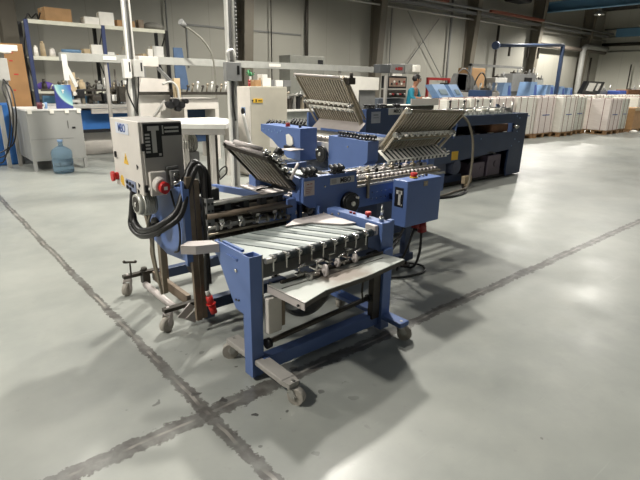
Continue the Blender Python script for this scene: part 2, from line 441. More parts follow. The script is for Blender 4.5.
# a dusty cover on the near end of the left foot is bare metal
mb = MB(); mb.box(1.165, 1.98, 1.775, 1.835, .045, .118, .004); D.part('cross_beam', mb, BLUE)
caster(D, 1.165, 1.545, .042, -1.2, .086); caster(D, 1.16, 2.05, .042, 2.6, .086); caster(D, 2.005, 1.625, .042, -.8, .086); caster(D, 2.005, 2.15, .042, .4, .086)
# lower rods
mb = MB(); mb.cyl((1.19, 1.79, .19), (1.95, 1.79, .235), .014, 14); rd = D.part('tie_rod', mb, DARKST)
for x, z, r in ((1.2, .185, .026), (1.9, .232, .022)):
    mb = MB(); mb.cyl((x-.012, 1.79, z), (x+.012, 1.79, z), r, 18); D.part('collar', mb, BLACK, rd)
mb = MB(); mb.cyl((1.2, 1.95, .3), (1.97, 1.93, .3), .012, 12); D.part('tie_rod', mb, BROWNST)
# hanging belt guard under the tray: curved dark sheet
mb = MB(); ring = []
for i in range(15):
    a = PI+PI*i/14; ring.append((1.52+.2*math.cos(a), .425+.22*math.sin(a)))
inner = [(1.52+.19*math.cos(PI+PI*i/14), .425+.21*math.sin(PI+PI*i/14)) for i in range(15)]
mb.prism(ring+inner[::-1], 'y', 1.87, 1.95); D.part('catch_guard', mb, GREY)
# white junction box
mb = MB(); mb.box(1.182, 1.262, 1.755, 1.792, .25, .435, .006); jb = D.part('junction_box', mb, CREAM)
mb = MB(); mb.box(1.262, 1.285, 1.76, 1.80, .27, .415, .004); D.part('bracket', mb, BROWNST, jb)
# bed: sheet, belts, side curb
mb = MB(); mb.box(1.15, 1.93, 1.80, 2.2, .612, .622); bed = D.part('roller_bed', mb, SHEET)
for i in range(7):
    x = 1.17+i*.105; k = min(1, (1.88-x)/.2)
    mb = MB(); mb.prism([(x-.02, 2.19), (x+.03, 2.19), (x+.03+.2*k, 1.815), (x-.02+.2*k, 1.815)], 'z', .622, .626); D.part('belt', mb, mat('grey_belt', (122, 130, 127), .5, var=.08), bed)
mb = MB(); mb.prism([(1.57, 2.15), (1.70, 2.235), (1.94, 2.235), (1.94, 1.96), (1.86, 1.98), (1.74, 2.12)], 'z', .628, .636); D.part('rear_guide_plate', mb, PINKW, bed)
# white extension tray to the left
mb = MB(); mb.prism([(.945, 2.15), (1.005, 2.195), (1.108, 2.14), (1.108, 2.065), (1.0, 2.10)], 'z', .640, .645)
mb.prism([(.945, 2.15), (1.0, 2.10), (1.108, 2.065), (1.108, 2.07), (1.0, 2.105), (.947, 2.153)], 'z', .602, .642)
D.part('side_tray', mb, PINKW)
# front driven roller with rubber sleeves and steel fingers
mb = MB(); mb.cyl((1.186, 1.78, .618), (1.93, 1.80, .618), .014, 16); fr_ = D.part('front_roller', mb, STEEL)
for i in range(9):
    x = 1.235+i*.078
    mb = MB(); mb.cyl((x, 1.782+.0027*i, .618), (x+.052, 1.7835+.0027*i, .618), .022, 18); D.part('rubber_sleeve', mb, mat('green_black_rubber', (38, 46, 48), .45), fr_)
    mb = MB(); mb.box(x-.022, x-.008, 1.765+.002*i, 1.79+.002*i, .636, .641); mb.box(x-.018, x-.011, 1.762+.002*i, 1.766+.002*i, .565, .641); mb.cyl((x-.015, 1.775+.002*i, .622), (x+.004, 1.775+.002*i, .622), .016, 10)
    D.part('guide_finger', mb, CHROME, fr_)
mb = MB(); mb.box(1.186, 1.92, 1.835, 1.839, .51, .6); D.part('apron', mb, GREY)
# paper tray
TRAY = bpy.data.materials.new('stained_tray_sheet'); TRAY.use_nodes = True
nt = TRAY.node_tree; N = nt.nodes; L = nt.links; b = N['Principled BSDF']
g = N.new('ShaderNodeNewGeometry'); no = N.new('ShaderNodeTexNoise'); no.inputs['Scale'].default_value = 9; no.inputs['Detail'].default_value = 6; L.new(g.outputs['Position'], no.inputs['Vector'])
vd = N.new('ShaderNodeVectorMath'); vd.operation = 'DISTANCE'; mp = N.new('ShaderNodeMapping'); mp.inputs['Scale'].default_value = (.62, 1, 0); L.new(g.outputs['Position'], mp.inputs['Vector'])
L.new(mp.outputs['Vector'], vd.inputs[0]); vd.inputs[1].default_value = (1.56*.62, 1.655, 0)
ad = N.new('ShaderNodeMath'); ad.operation = 'MULTIPLY_ADD'; L.new(no.outputs['Fac'], ad.inputs[0]); ad.inputs[1].default_value = .14; L.new(vd.outputs['Value'], ad.inputs[2])
mr = N.new('ShaderNodeMapRange'); mr.inputs['From Min'].default_value = .13; mr.inputs['From Max'].default_value = .20; mr.inputs['To Min'].default_value = .75; mr.inputs['To Max'].default_value = 0; L.new(ad.outputs[0], mr.inputs['Value'])
mx = N.new('ShaderNodeMix'); mx.data_type = 'RGBA'; L.new(mr.outputs['Result'], mx.inputs[0])
mx0 = N.new('ShaderNodeMix'); mx0.data_type = 'RGBA'; L.new(no.outputs['Fac'], mx0.inputs[0]); mx0.inputs[6].default_value = (*lin((146, 150, 144)), 1); mx0.inputs[7].default_value = (*lin((172, 175, 168)), 1)
L.new(mx0.outputs[2], mx.inputs[6]); mx.inputs[7].default_value = (*lin((104, 84, 68)), 1); L.new(mx.outputs[2], b.inputs['Base Color'])
b.inputs['Metallic'].default_value = .2; b.inputs['Roughness'].default_value = .55
mb = MB(); mb.prism([(1.192, 1.775), (1.945, 1.785), (1.975, 1.61), (1.64, 1.565), (1.37, 1.56), (1.205, 1.512)], 'z', .495, .5)
tr = D.part('paper_tray', mb, TRAY)
mb = MB(); mb.prism([(1.975, 1.61), (1.64, 1.565), (1.37, 1.56), (1.205, 1.512), (1.205, 1.516), (1.37, 1.565), (1.64, 1.570), (1.975, 1.615)], 'z', .474, .496)
mb.prism([(1.975, 1.61), (1.971, 1.61), (1.941, 1.785), (1.945, 1.785)], 'z', .474, .496); D.part('tray_rim', mb, DARKST, tr)
mb = MB(); mb.prism([(1.192, 1.775), (1.195, 1.775), (1.209, 1.512), (1.205, 1.512)], 'z', .462, .502); D.part('tray_lip', mb, PINKW, tr)
mb = MB(); mb.cyl((1.199, 1.545, .478), (1.192, 1.545, .478), .006, 10); D.part('bolt', mb, BLACK, tr)
mb = MB(); mb.box(1.25, 1.95, 1.742, 1.754, .5015, .514); D.part('slot_bar', mb, DARKST, tr)
mb = MB(); mb.box(1.22, 1.90, 1.695, 1.70, .5005, .5025); D.part('guide_groove', mb, DARKST, tr)
# paper stop with roller wheels standing on the tray
def stop(x, y, s, tilt):
    mb = MB(); mb.box(x-.05*s, x+.02*s, y-.012, y+.012, .505, .525, .003); mb.box(x-.055*s, x-.04*s, y-.03, y+.03, .502, .53, .003); mb.box(x, x+.03*s, y-.012, y+.05, .53, .538); mb.cyl((x+.01, y+.005, .52), (x+.02, y+.01, .58), .006, 8); mb.box(x+.004, x+.05*s, y-.005, y+.03, .57, .578, .002)
    a = D.part('paper_stop', mb, CHROME, tr)
    mb = MB(); mb.cyl((x+.03, y-.03, .532), (x+.042, y-.034, .532), .030*s, 20); mb.cyl((x+.02, y-.028, .532), (x+.05, y-.036, .532), .010, 10); D.part('stop_wheel', mb, PINKW, tr)
stop(1.44, 1.72, 1.0, 0); stop(1.56, 1.765, .8, 0); stop(1.68, 1.76, .8, 0)
for x in (1.36, 1.62, 1.74):
    mb = MB(); mb.box(x-.02, x+.02, 1.735, 1.76, .515, .53, .003); mb.cyl((x, 1.748, .53), (x, 1.748, .56), .005, 8); mb.cyl((x, 1.748, .555), (x+.03, 1.74, .57), .006, 8); D.part('clamp_block', mb, CHROME, tr)
mb = MB(); mb.cyl((1.76, 1.7, .5), (1.74, 1.69, .34), .006, 8); mb.cyl((1.74, 1.69, .34), (1.76, 1.70, .28), .006, 8); D.part('stay', mb, DARKST, tr)
# right drive housing
mb = MB(); mb.box(1.955, 2.03, 1.765, 2.235, .505, .668, .004); mb.box(2.03, 2.06, 1.77, 1.80, .40, .675, .003); h = D.part('drive_housing', mb, BLUE)
mb = MB(); mb.cyl((1.956, 1.84, .625), (1.953, 1.84, .625), .012, 16); D.part('brass_disc', mb, mat('brass', (150, 134, 84), .4, .6), h)
mb = MB(); mb.cyl((2.0, 1.92, .668), (2.0, 1.92, .682), .008, 12); mb.cyl((2.0, 1.92, .68), (2.0, 1.92, .70), .018, 16, .017); D.part('stop_button', mb, RED, h)
mb = MB(); mb.cyl((1.985, 2.02, .668), (1.985, 2.02, .678), .009, 12); mb.cyl((1.985, 2.05, .668), (1.985, 2.05, .678), .009, 12); D.part('push_button', mb, DRED, h)
mb = MB(); mb.cyl((2.0, 1.815, .668), (2.0, 1.815, .69), .014, 14); mb.cyl((2.0, 1.815, .69), (2.0, 1.815, .76), .006, 10, .004); mb.cyl((2.0, 1.815, .715), (2.0, 1.815, .725), .009, 10); D.part('crank_shaft', mb, CHROME, h)
for (y, z) in ((2.18, .64), (2.12, .655), (1.96, .6), (1.98, .57)):
    mb = MB(); mb.cyl((1.956, y, z), (1.949, y, z), .007, 10); D.part('bolt', mb, CHROME, h)
mb = MB(); mb.box(1.925, 1.953, 1.79, 1.87, .60, .655, .005); D.part('roller_bearing', mb, PINKW, h)

# ================================================================== 2. KNIFE FOLD UNIT WITH CONTROL CABINET
K = Thing('knife_fold_unit', 'blue knife folding unit on casters with a pale control cabinet and hanging black cables', 'folding unit', (1.3, 2.8, 0))
mb = MB(); mb.box(1.0, 1.25, 2.63, 3.14, .845, 1.188, .004); cab = K.part('control_cabinet', mb, GREYEN)
mb = MB(); mb.box(.982, 1.0, 2.64, 3.14, .80, 1.188, .004); door = K.part('door', mb, CREAM, label='cream cabinet door')
mb = MB(); mb.box(.976, .983, 2.66, 2.668, .86, .9); 
for z in (1.06, .84):
    q = MB(); q.box(.985, 1.006, 2.618, 2.632, z-.02, z+.02, .003); K.part('hinge', q, BLACK, cab)
mb.bm.free()
mb = MB(); mb.box(.979, .983, 2.80, 3.03, 1.11, 1.17); pq = K.part('name_plate', mb, mat('pale_blue_plate', (206, 210, 220), .5), door)
K.text('name_text', 'MBO', .062, (.9785, 2.915, 1.140), '-x', BLUEPRINT, door, bold=.0008)
mb = MB(); a = [(2.94, .945), (2.86, .945), (2.90, 1.005)]; mb.prism(a, 'x', .979, .983); K.part('warning_sign', mb, YELLOW, door)
mb = MB(); mb.prism([(2.898, .962), (2.905, .985), (2.892, .985)], 'x', .978, .98); K.part('warning_mark', mb, BLACK, door)
mb = MB(); mb.box(.97, .984, 3.07, 3.09, .965, 1.0, .003); mb.box(.968, .972, 3.05, 3.075, .967, .975); K.part('latch', mb, BLACK, door)
mb = MB(); mb.cyl((.983, 3.09, .855), (.955, 3.09, .855), .022, 16); mb.cyl((.956, 3.09, .855), (.94, 3.09, .855), .03, 18); K.part('emergency_stop', mb, RED, door)
mb = MB(); mb.cyl((.983, 3.01, .84), (.981, 3.01, .84), .03, 18); mb.prism([(3.04, .825), (2.98, .805), (2.98, .835), (3.04, .855)], 'x', .980, .983); K.part('stop_ring', mb, YELLOW, door)
mb = MB(); mb.box(.976, .983, 2.76, 2.93, .80, .86, .002); pnl = K.part('switch_panel', mb, mat('slate_panel', (128, 136, 160), .5), door)
for i, (y, z) in enumerate(((2.9, .845), (2.9, .815), (2.85, .84), (2.85, .81), (2.8, .835))):
    q = MB(); q.box(.968, .977, y-.012, y+.012, z-.009, z+.009, .002); K.part('switch', q, BLACK, door)
for (y, z) in ((2.70, .95), (2.70, .85), (2.72, .815)):
    q = MB(); q.cyl((.983, y, z), (.977, y, z), .008, 10); q.box(.974, .978, y-.002, y+.002, z-.014, z+.014); K.part('lock', q, BLACK, door)
# T sticker: L shaped black field
def slabs(name, rects, m, d, sub):
    mb = MB()
    for (u0, v0, u1, v1) in rects: mb.box(1.003+u0, 1.003+u1, 2.63-d, 2.6305-d, 1.178-v1, 1.178-v0)
    return K.part(name, mb, m, sub)
st = slabs('sticker', [(.005, 0, .245, .065), (.005, .065, .115, .175)], BLACK, .0015, cab)
slabs('sticker_letter', [(.03, .012, .10, .035), (.052, .035, .08, .15)], GREYPLQ, .003, cab)
slabs('sticker_lines', [(.012, .05+i*.018, .04, .06+i*.018) for i in range(6)]+[(.135, .018+i*.02, .225, .028+i*.02) for i in range(2)]+[(.12, .01, .128, .055), (.09, .155, .105, .168)], GREYPLQ, .0025, cab)
# sockets below
mb = MB(); mb.box(1.015, 1.115, 2.60, 2.63, .80, .93, .005); sk = K.part('socket_plate', mb, CREAM, cab)
mb = MB(); mb.cyl((1.06, 2.60, .866), (1.066, 2.56, .855), .042, 22); K.part('socket_ring', mb, CREAM, cab)
mb = MB(); mb.cyl((1.070, 2.562, .853), (1.076, 2.53, .848), .032, 22); K.part('red_plug', mb, RED, cab)
mb = MB(); mb.box(1.065, 1.087, 2.526, 2.531, .84, .858); K.part('plug_mark', mb, PAPER, cab)
mb = MB(); mb.box(1.125, 1.205, 2.61, 2.63, .935, .95, .003); mb.box(1.14, 1.2, 2.59, 2.63, .83, .93, .006); K.part('connector_block', mb, GREY, cab)
mb = MB(); mb.cyl((1.165, 2.59, .9), (1.165, 2.56, .9), .02, 12); mb.cyl((1.15, 2.585, .86), (1.22, 2.57, .865), .013, 10); mb.cyl((1.17, 2.58, .83), (1.17, 2.58, .80), .013, 10); K.part('cable_gland', mb, CHROME, cab)
def walk(o):
    yield o
    for c_ in o.children: yield from walk(c_)
for o_ in list(walk(cab))+list(walk(door)):
    if o_ is cab or o_ is door or o_.parent is not None:
        for v in o_.data.vertices: v.co = Vector((.952+(v.co.x-.982)*.88, 2.57+(v.co.y-2.63)*.86, v.co.z+.012))
# motor under the cabinet
mc = (2.655, .755)
mb = MB(); mb.cyl((.93, *mc), (.955, *mc), .056, 24, .062); mb.cyl((.955, *mc), (1.03, *mc), .062, 24)
for i in range(6): mb.cyl((.96+i*.011, *mc), (.965+i*.011, *mc), .068, 24)
mo = K.part('drive_motor', mb, mat('motor_grey', (186, 186, 178), .4, .3, var=.1))
mb = MB(); mb.cyl((.93, *mc), (.927, *mc), .043, 20); K.part('fan_cover', mb, DARKST, mo)
mb = MB(); mb.cyl((.927, *mc), (.923, *mc), .014, 12); K.part('fan_bolt', mb, CHROME, mo)
# blue side plate
mb = MB(); mb.prism([(2.40, .86), (2.40, .45), (2.70, .42), (2.92, .47), (2.93, .64), (2.80, .84)], 'x', 1.10, 1.125); sp_ = K.part('side_plate', mb, BLUE)
mb = MB(); mb.prism([(2.40, .90), (2.40, .43), (2.425, .43), (2.425, .90)], 'x', 1.09, 1.10); K.part('plate_flange', mb, BLUE, sp_)
mb = MB(); mb.cyl((1.10, 2.82, .56), (1.085, 2.82, .56), .06, 24); mb.cyl((1.085, 2.82, .56), (1.07, 2.82, .56), .025, 14); K.part('belt_pulley', mb, DARKST, sp_)
mb = MB(); mb.tube([(1.088, 2.55, .83), (1.085, 2.48, .7), (1.085, 2.46, .6), (1.088, 2.5, .5), (1.09, 2.56, .47)], .006); K.part('cable', mb, HOSE, sp_)
# brown tapered posts
def post(x, y, z0, z1, w, lean=0.0, m=BROWNST):
    mb = MB(); mb.bar((x, y, z0), (x+lean, y, z1), w, w*.7); return K.part('frame_post', mb, m)
post(1.145, 2.42, .08, .92, .034, -.01); post(1.185, 2.43, .08, .90, .030, -.005); post(1.24, 3.12, .06, .80, .05, 0); post(1.17, 2.95, .06, .8, .03, 0, GHOSE)
mb = MB(); mb.bar((1.19, 2.52, .06), (1.235, 2.52, .6), .018, .012); K.part('brace_strip', mb, HOSE)
# base
mb = MB(); mb.box(1.185, 1.215, 2.66, 3.2, .07, .135, .003); K.part('base_beam', mb, BROWNST, label='brown flat base beam')
mb = MB(); mb.cyl((1.12, 2.68, .06), (1.12, 3.17, .06), .022, 14); K.part('base_tube', mb, PINKW)
for y in (2.56, 3.22):
    mb = MB(); mb.box(.99, 1.24, y-.02, y+.02, .118, .142, .003); K.part('caster_arm', mb, DARKST)
    mb = MB(); mb.box(1.2, 1.86, y-.03, y+.03, .06, .13, .004); K.part('base_rail', mb, SHADEBLUE)
caster(K, 1.02, 2.56, .043, 3.6, .118, forkm=PINKW); caster(K, 1.02, 3.22, .043, 3.9, .118, forkm=PINKW); caster(K, 1.84, 2.56, .04, .3, .06+.02, plate=False); caster(K, 1.84, 3.22, .04, .3, .08)
mb = MB(); mb.cyl((1.13, 3.2, .15), (1.13, 3.2, .175), .02, 12); mb.box(1.11, 1.16, 3.17, 3.23, .06, .155, .004); mb.cyl((1.13, 3.2, .03), (1.13, 3.2, .07), .012, 10); K.part('jack_block', mb, DARKST)
mb = MB(); mb.cyl((1.03, 3.17, .135), (1.03, 3.17, .24), .006, 10); mb.bar((1.0, 3.19, .245), (1.06, 3.15, .245), .012, .012); mb.sph((1.0, 3.19, .248), .011); mb.sph((1.06, 3.15, .248), .011); K.part('brake_handle', mb, DARKST)
mb = MB(); mb.prism([(1.06, .08), (1.14, .15), (1.17, .12), (1.12, .05)], 'y', 2.52, 2.53); mb.prism([(1.1, .06), (1.16, .1), (1.2, .06), (1.16, .02)], 'y', 2.51, 2.52); K.part('wheel_guard', mb, PINKW)
mb = MB(); mb.box(1.2, 1.27, 2.46, 2.53, .045, .16, .005); K.part('foot_box', mb, SHADEBLUE)
# far caster with black wheel
mb = MB(); mb.box(1.39, 1.41, 2.95, 3.05, .14, .30, .003); mb.cyl((1.40, 3.0, .30), (1.40, 3.0, .35), .01, 10); mb.sph((1.40, 3.0, .355), .02); bw = K.part('clutch_lever', mb, BLACK)
mb = MB(); mb.cyl((1.375, 3.0, .20), (1.39, 3.0, .20), .06, 20); K.part('belt_wheel', mb, RUBBER, bw)
# right side frame and arm
mb = MB(); mb.box(1.755, 1.785, 2.33, 2.40, .30, .735, .004); mb.box(1.72, 1.785, 2.325, 2.345, .64, .735, .004); rf = K.part('side_frame', mb, BLUE)
mb = MB(); mb.bar((1.765, 2.4, .715), (1.72, 3.25, .66), .03, .045); K.part('top_arm', mb, BLUE, rf)
mb = MB(); mb.box(1.70, 1.73, 3.18, 3.24, .14, .68, .004); K.part('side_frame', mb, BLUE)
mb = MB(); mb.prism([(2.34, .5), (2.62, .5), (2.62, .62), (2.50, .70), (2.34, .70)], 'x', 1.79, 1.80); K.part('cover_plate', mb, BLUE)
for (y, z) in ((2.36, .70), (2.36, .62), (2.36, .50), (2.36, .42)):
    q = MB(); q.cyl((1.755, y, z), (1.75, y, z), .007, 10); K.part('bolt', q, CHROME, rf)
# left bearing block
mb = MB(); mb.box(1.205, 1.215, 2.37, 2.56, .50, .80); mb.box(1.205, 1.25, 2.365, 2.372, .58, .80, .002); lb = K.part('bearing_plate', mb, GREY)
for (x, z) in ((1.218, .77), (1.24, .77), (1.218, .73), (1.24, .73), (1.218, .66)):
    q = MB(); q.cyl((x, 2.3655, z), (x, 2.363, z), .007, 10); K.part('hole', q, BLACK, lb)
mb = MB(); mb.box(1.28, 1.36, 2.50, 2.58, .75, .82, .004); K.part('solenoid_box', mb, mat('dark_grey_box', (84, 86, 82), .5)); 
mb = MB(); mb.box(1.21, 1.29, 2.5, 2.56, .80, .86, .004); mb.cyl((1.23, 2.53, .85), (1.28, 2.5, .89), .008, 8); K.part('clutch', mb, BLACK)
# rollers along X
for (y, z, r, m_, dd) in ((2.38, .765, .012, STEEL, 0), (2.44, .74, .02, DARKST, 0), (2.37, .70, .017, BROWNST, 0), (2.44, .655, .022, DARKST, 0), (2.37, .635, .012, STEEL, 1), (2.40, .565, .018, DARKST, 1), (2.36, .60, .008, BRASSY, 0), (2.5, .70, .02, BLACK, 0), (2.5, .62, .02, BLACK, 0), (2.42, .5, .02, BLACK, 0), (2.36, .52, .012, DARKST, 0)):
    mb = MB(); mb.cyl((1.205, y, z), (1.755, y, z), r, 14)
    if dd:
        for i in range(6): mb.cyl((1.25+i*.085, y, z), (1.265+i*.085, y, z), r+.012, 14)
    K.part('roller', mb, m_)
for i in range(4):
    x = 1.27+i*.12
    mb = MB(); mb.box(x, x+.03, 2.35, 2.38, .655, .68, .003); mb.cyl((x+.01, 2.35, .66), (x+.01, 2.35, .62), .006, 8); mb.bar((x, 2.34, .625), (x+.03, 2.35, .66), .006, .01); K.part('guide_clip', mb, CHROME)
    mb = MB(); mb.box(x+.05, x+.09, 2.37, 2.42, .715, .76, .004); K.part('roller_bracket', mb, BLACK)
mb = MB(); mb.prism([(2.3, .70), (2.62, .72), (2.62, .71), (2.3, .69)], 'x', 1.45, 1.74); K.part('tooth_sheet', mb, DARKST)
# back frame so the rollers stand in front of something
mb = MB(); mb.box(1.21, 1.74, 2.68, 2.70, .42, .70); K.part('back_sheet', mb, DARKST)
# cables: big loop from the cabinet
def cable(pts, r, m, T=K, name='cable'):
    mb = MB(); mb.tube(pts, r, 10); return T.part(name, mb, m)
cable([(1.24, 2.46, .60), (1.25, 2.45, .80), (1.235, 2.44, .93), (1.20, 2.45, .985), (1.165, 2.46, .95), (1.12, 2.44, .86), (1.06, 2.42, .745), (.99, 2.45, .68), (.955, 2.56, .625), (.95, 2.68, .60), (.95, 2.77, .635), (.955, 2.78, .73), (.98, 2.77, .84)], .019, HOSE)
cable([(1.22, 2.43, .55), (1.228, 2.425, .80), (1.21, 2.42, .95), (1.18, 2.42, .955), (1.13, 2.42, .85), (1.07, 2.40, .725), (.99, 2.44, .655), (.95, 2.56, .595), (.94, 2.69, .57), (.94, 2.80, .60), (.955, 2.81, .68), (.97, 2.80, .80)], .016, HOSE)
cable([(1.15, 2.52, .88), (1.2, 2.47, .985), (1.225, 2.42, .95), (1.22, 2.40, .85), (1.205, 2.39, .6), (1.18, 2.36, .4), (1.168, 2.345, .27)], .013, HOSE)
cable([(1.17, 2.50, .90), (1.20, 2.45, .97), (1.245, 2.43, .94), (1.252, 2.41, .8), (1.20, 2.39, .5), (1.19, 2.39, .3), (1.22, 2.45, .2)], .012, HOSE)
cable([(1.2, 2.58, .92), (1.23, 2.55, .98), (1.265, 2.55, .94), (1.27, 2.53, .75), (1.275, 2.52, .45), (1.27, 2.5, .25)], .010, HOSE)
for k in range(3):
    cable([(1.05, 2.84+.015*k, .66), (1.06, 2.80+.015*k, .52-.02*k), (1.07, 2.83+.02*k, .38), (1.09, 2.84+.012*k, .22), (1.11, 2.86, .10+.01*k)], .008, (GHOSE, GHOSE, BROWNST)[k])
cable([(1.05, 2.72, .72), (1.03, 2.76, .62), (1.05, 2.84, .56), (1.08, 2.86, .64)], .008, GHOSE)
cable([(1.2, 2.50, .42), (1.17, 2.49, .3), (1.18, 2.48, .2), (1.15, 2.46, .1)], .014, GHOSE)
mb = MB(); mb.cyl((1.175, 2.34, .25), (1.182, 2.335, .205), .019, 16, .021); mb.cyl((1.182, 2.335, .205), (1.183, 2.334, .198), .028, 16); mb.cyl((1.183, 2.334, .198), (1.195, 2.325, .145), .022, 16, .019); K.part('red_connector', mb, RED, label='red connector hanging at the base')
mb = MB(); mb.cyl((1.168, 2.345, .285), (1.175, 2.34, .25), .014, 12); K.part('connector_grip', mb, GREYPLQ)

# ================================================================== 3. CROSS FOLD UNIT (third)
C3 = Thing('cross_fold_unit', 'blue folding machine with a lettered grey plaque and black handwheel, just behind the delivery table', 'folding machine', (2.4, 2.6, 0))
# near side panel with cut corner and recess
mb = MB(); mb.prism([(1.82, .852), (2.265, .852), (2.29, .70), (2.29, .42), (1.935, .42), (1.935, .66), (1.87, .665), (1.82, .70)], 'y', 2.30, 2.325)
P3 = C3.part('side_panel', mb, BLUE)
mb = MB(); mb.prism([(2.325, .852), (2.40, .862), (2.40, .69), (2.325, .69)], 'x', 1.81, 1.83); mb.box(1.925, 1.935, 2.27, 2.30, .44, .675); mb.box(1.82, 2.265, 2.295, 2.34, .850, .856); C3.part('panel_flange', mb, BLUE, P3)
mb = MB(); mb.prism([(1.82, .70), (1.935, .66), (1.935, .42), (1.82, .42)], 'y', 2.37, 2.375); C3.part('recess_back', mb, BLACK, P3)
for (x, z, r) in ((1.86, .60, .03), (1.905, .635, .022), (1.90, .56, .026), (1.86, .52, .028)):
    mb = MB(); mb.cyl((x, 2.37, z), (x, 2.335, z), r, 18); mb.cyl((x, 2.335, z), (x, 2.325, z), r*.4, 12); C3.part('gear', mb, BRASSY, P3)
mb = MB(); mb.box(1.828, 1.905, 2.296, 2.30, .745, .835); nt_ = C3.part('notice_plate', mb, mat('notice_pinkgrey', (190, 178, 170), .5), P3)
mb = MB(); mb.box(1.845, 1.862, 2.294, 2.297, .813, .817); mb.box(1.87, 1.887, 2.294, 2.297, .815, .819)
for k in range(4): mb.box(1.84, 1.89-.006*k, 2.294, 2.297, .795-.011*k, .797-.011*k)
C3.part('notice_lines', mb, DRED, nt_)
mb = MB(); mb.box(2.035, 2.245, 2.295, 2.30, .79, .832, .001); q_ = C3.part('name_plaque', mb, GREYPLQ, P3)
C3.text('name_text', 'MBO', .044, (2.165, 2.2945, .811), '-y', TEXTB, q_, bold=.0008)
mb = MB(); mb.box(2.045, 2.085, 2.293, 2.296, .797, .826); C3.part('plaque_window', mb, mat('plaque_dim', (160, 158, 150), .5), q_)
for (x, z) in ((1.99, .787), (1.98, .62), (2.04, .50)):
    mb = MB(); mb.cyl((x, 2.30, z), (x, 2.293, z), .006, 10); C3.part('bolt', mb, CHROME, P3)
handwheel(C3, (2.20, 2.30, .655), '-y', .072, .035)
mb = MB(); mb.box(1.83, 2.27, 2.83, 2.855, .42, .852); C3.part('side_panel', mb, BLUE)
mb = MB(); mb.box(1.95, 2.05, 2.33, 2.83, .83, .84); C3.part('top_strip', mb, SHEET)
for i in range(5):
    mb = MB(); mb.cyl((1.88+i*.085, 2.33, .80), (1.88+i*.085, 2.83, .80), .018, 14); C3.part('fold_roller', mb, DARKST)
for i in range(7):
    mb = MB(); mb.cyl((1.85+i*.06, 2.33, .70), (1.85+i*.06, 2.83, .70), .022, 12); C3.part('fold_roller', mb, BLACK)
roller_clips(C3, [(1.84, 2.315, .857), (1.87, 2.36, .857), (2.07, 2.315, .857), (2.10, 2.36, .857)], (1, 0), n=3)
mb = MB(); mb.box(2.18, 2.27, 2.30, 2.33, .857, .866, .002); C3.part('top_block', mb, PINKW)
# conveyor
mb = MB(); mb.box(2.292, 3.26, 2.315, 2.335, .60, .745, .002); R3 = C3.part('conveyor_rail', mb, BLUE)
mb = MB(); mb.box(2.27, 3.25, 2.30, 2.315, .742, .757, .002); C3.part('guide_rail', mb, STEEL, R3)
for i in range(10):
    mb = MB(); x = 2.44+(i % 5)*.045; z = .69-.045*(i//5); mb.cyl((x, 2.316, z), (x, 2.311, z), .005, 8); C3.part('bolt', mb, CHROME, R3)
mb = MB(); mb.box(2.292, 3.26, 2.85, 2.87, .60, .76, .002); C3.part('conveyor_rail', mb, BLUE)
for i in range(19):
    x = 2.33+i*.0485
    mb = MB(); mb.cyl((x, 2.34, .745), (x, 2.85, .745), .014, 10); C3.part('conveyor_roller', mb, STEEL)
for i in range(20):
    x = 2.34+i*.046
    mb = MB(); mb.cyl((x, 2.36, .778), (x, 2.39, .778), .014, 12); mb.box(x-.004, x+.004, 2.36, 2.39, .77, .79); C3.part('ball_holder', mb, PINKW)
for (y, z, m_) in ((2.335, .768, BRASSY), (2.405, .795, STEEL), (2.47, .80, PINKW)):
    mb = MB(); mb.box(2.30, 3.22, y-.006, y+.006, z-.008, z+.008); C3.part('ball_rail', mb, m_)
for i in range(9):
    x = 2.45+i*.085
    mb = MB(); mb.box(x, x+.03, 2.46, 2.50, .79, .82, .003); mb.cyl((x+.015, 2.48, .82), (x+.05, 2.50, .835), .008, 8); C3.part('roller_finger', mb, (PINKW, BRASSY, BLACK)[i % 3])
mb = MB(); mb.box(2.365, 2.385, 2.285, 2.30, .66, .80, .003); mb.cyl((2.375, 2.28, .80), (2.375, 2.32, .80), .016, 12); C3.part('stop_post', mb, BRASSY)
mb = MB(); mb.cyl((2.27, 2.31, .80), (2.36, 2.31, .80), .012, 12); mb.sph((2.28, 2.31, .805), .018); C3.part('end_bar', mb, PINKW)
# pedestal
mb = MB(); mb.box(2.0, 2.62, 2.42, 2.80, .12, .60, .004); C3.part('pedestal', mb, SHADEBLUE)
for y in (2.36, 2.8):
    mb = MB(); mb.box(1.92, 3.0, y, y+.06, .06, .12, .004); C3.part('base_rail', mb, SHADEBLUE)
for y in (2.37, 2.81):
    mb = MB(); mb.box(2.9, 2.96, y, y+.05, .12, .60); C3.part('rear_leg', mb, SHADEBLUE)
for (x, y) in ((1.98, 2.39), (1.98, 2.83), (2.95, 2.39), (2.95, 2.83)): 
    mb = MB(); mb.cyl((x, y, 0), (x, y, .02), .035, 16); mb.cyl((x, y, .02), (x, y, .065), .01, 10); C3.part('levelling_foot', mb, DARKST)
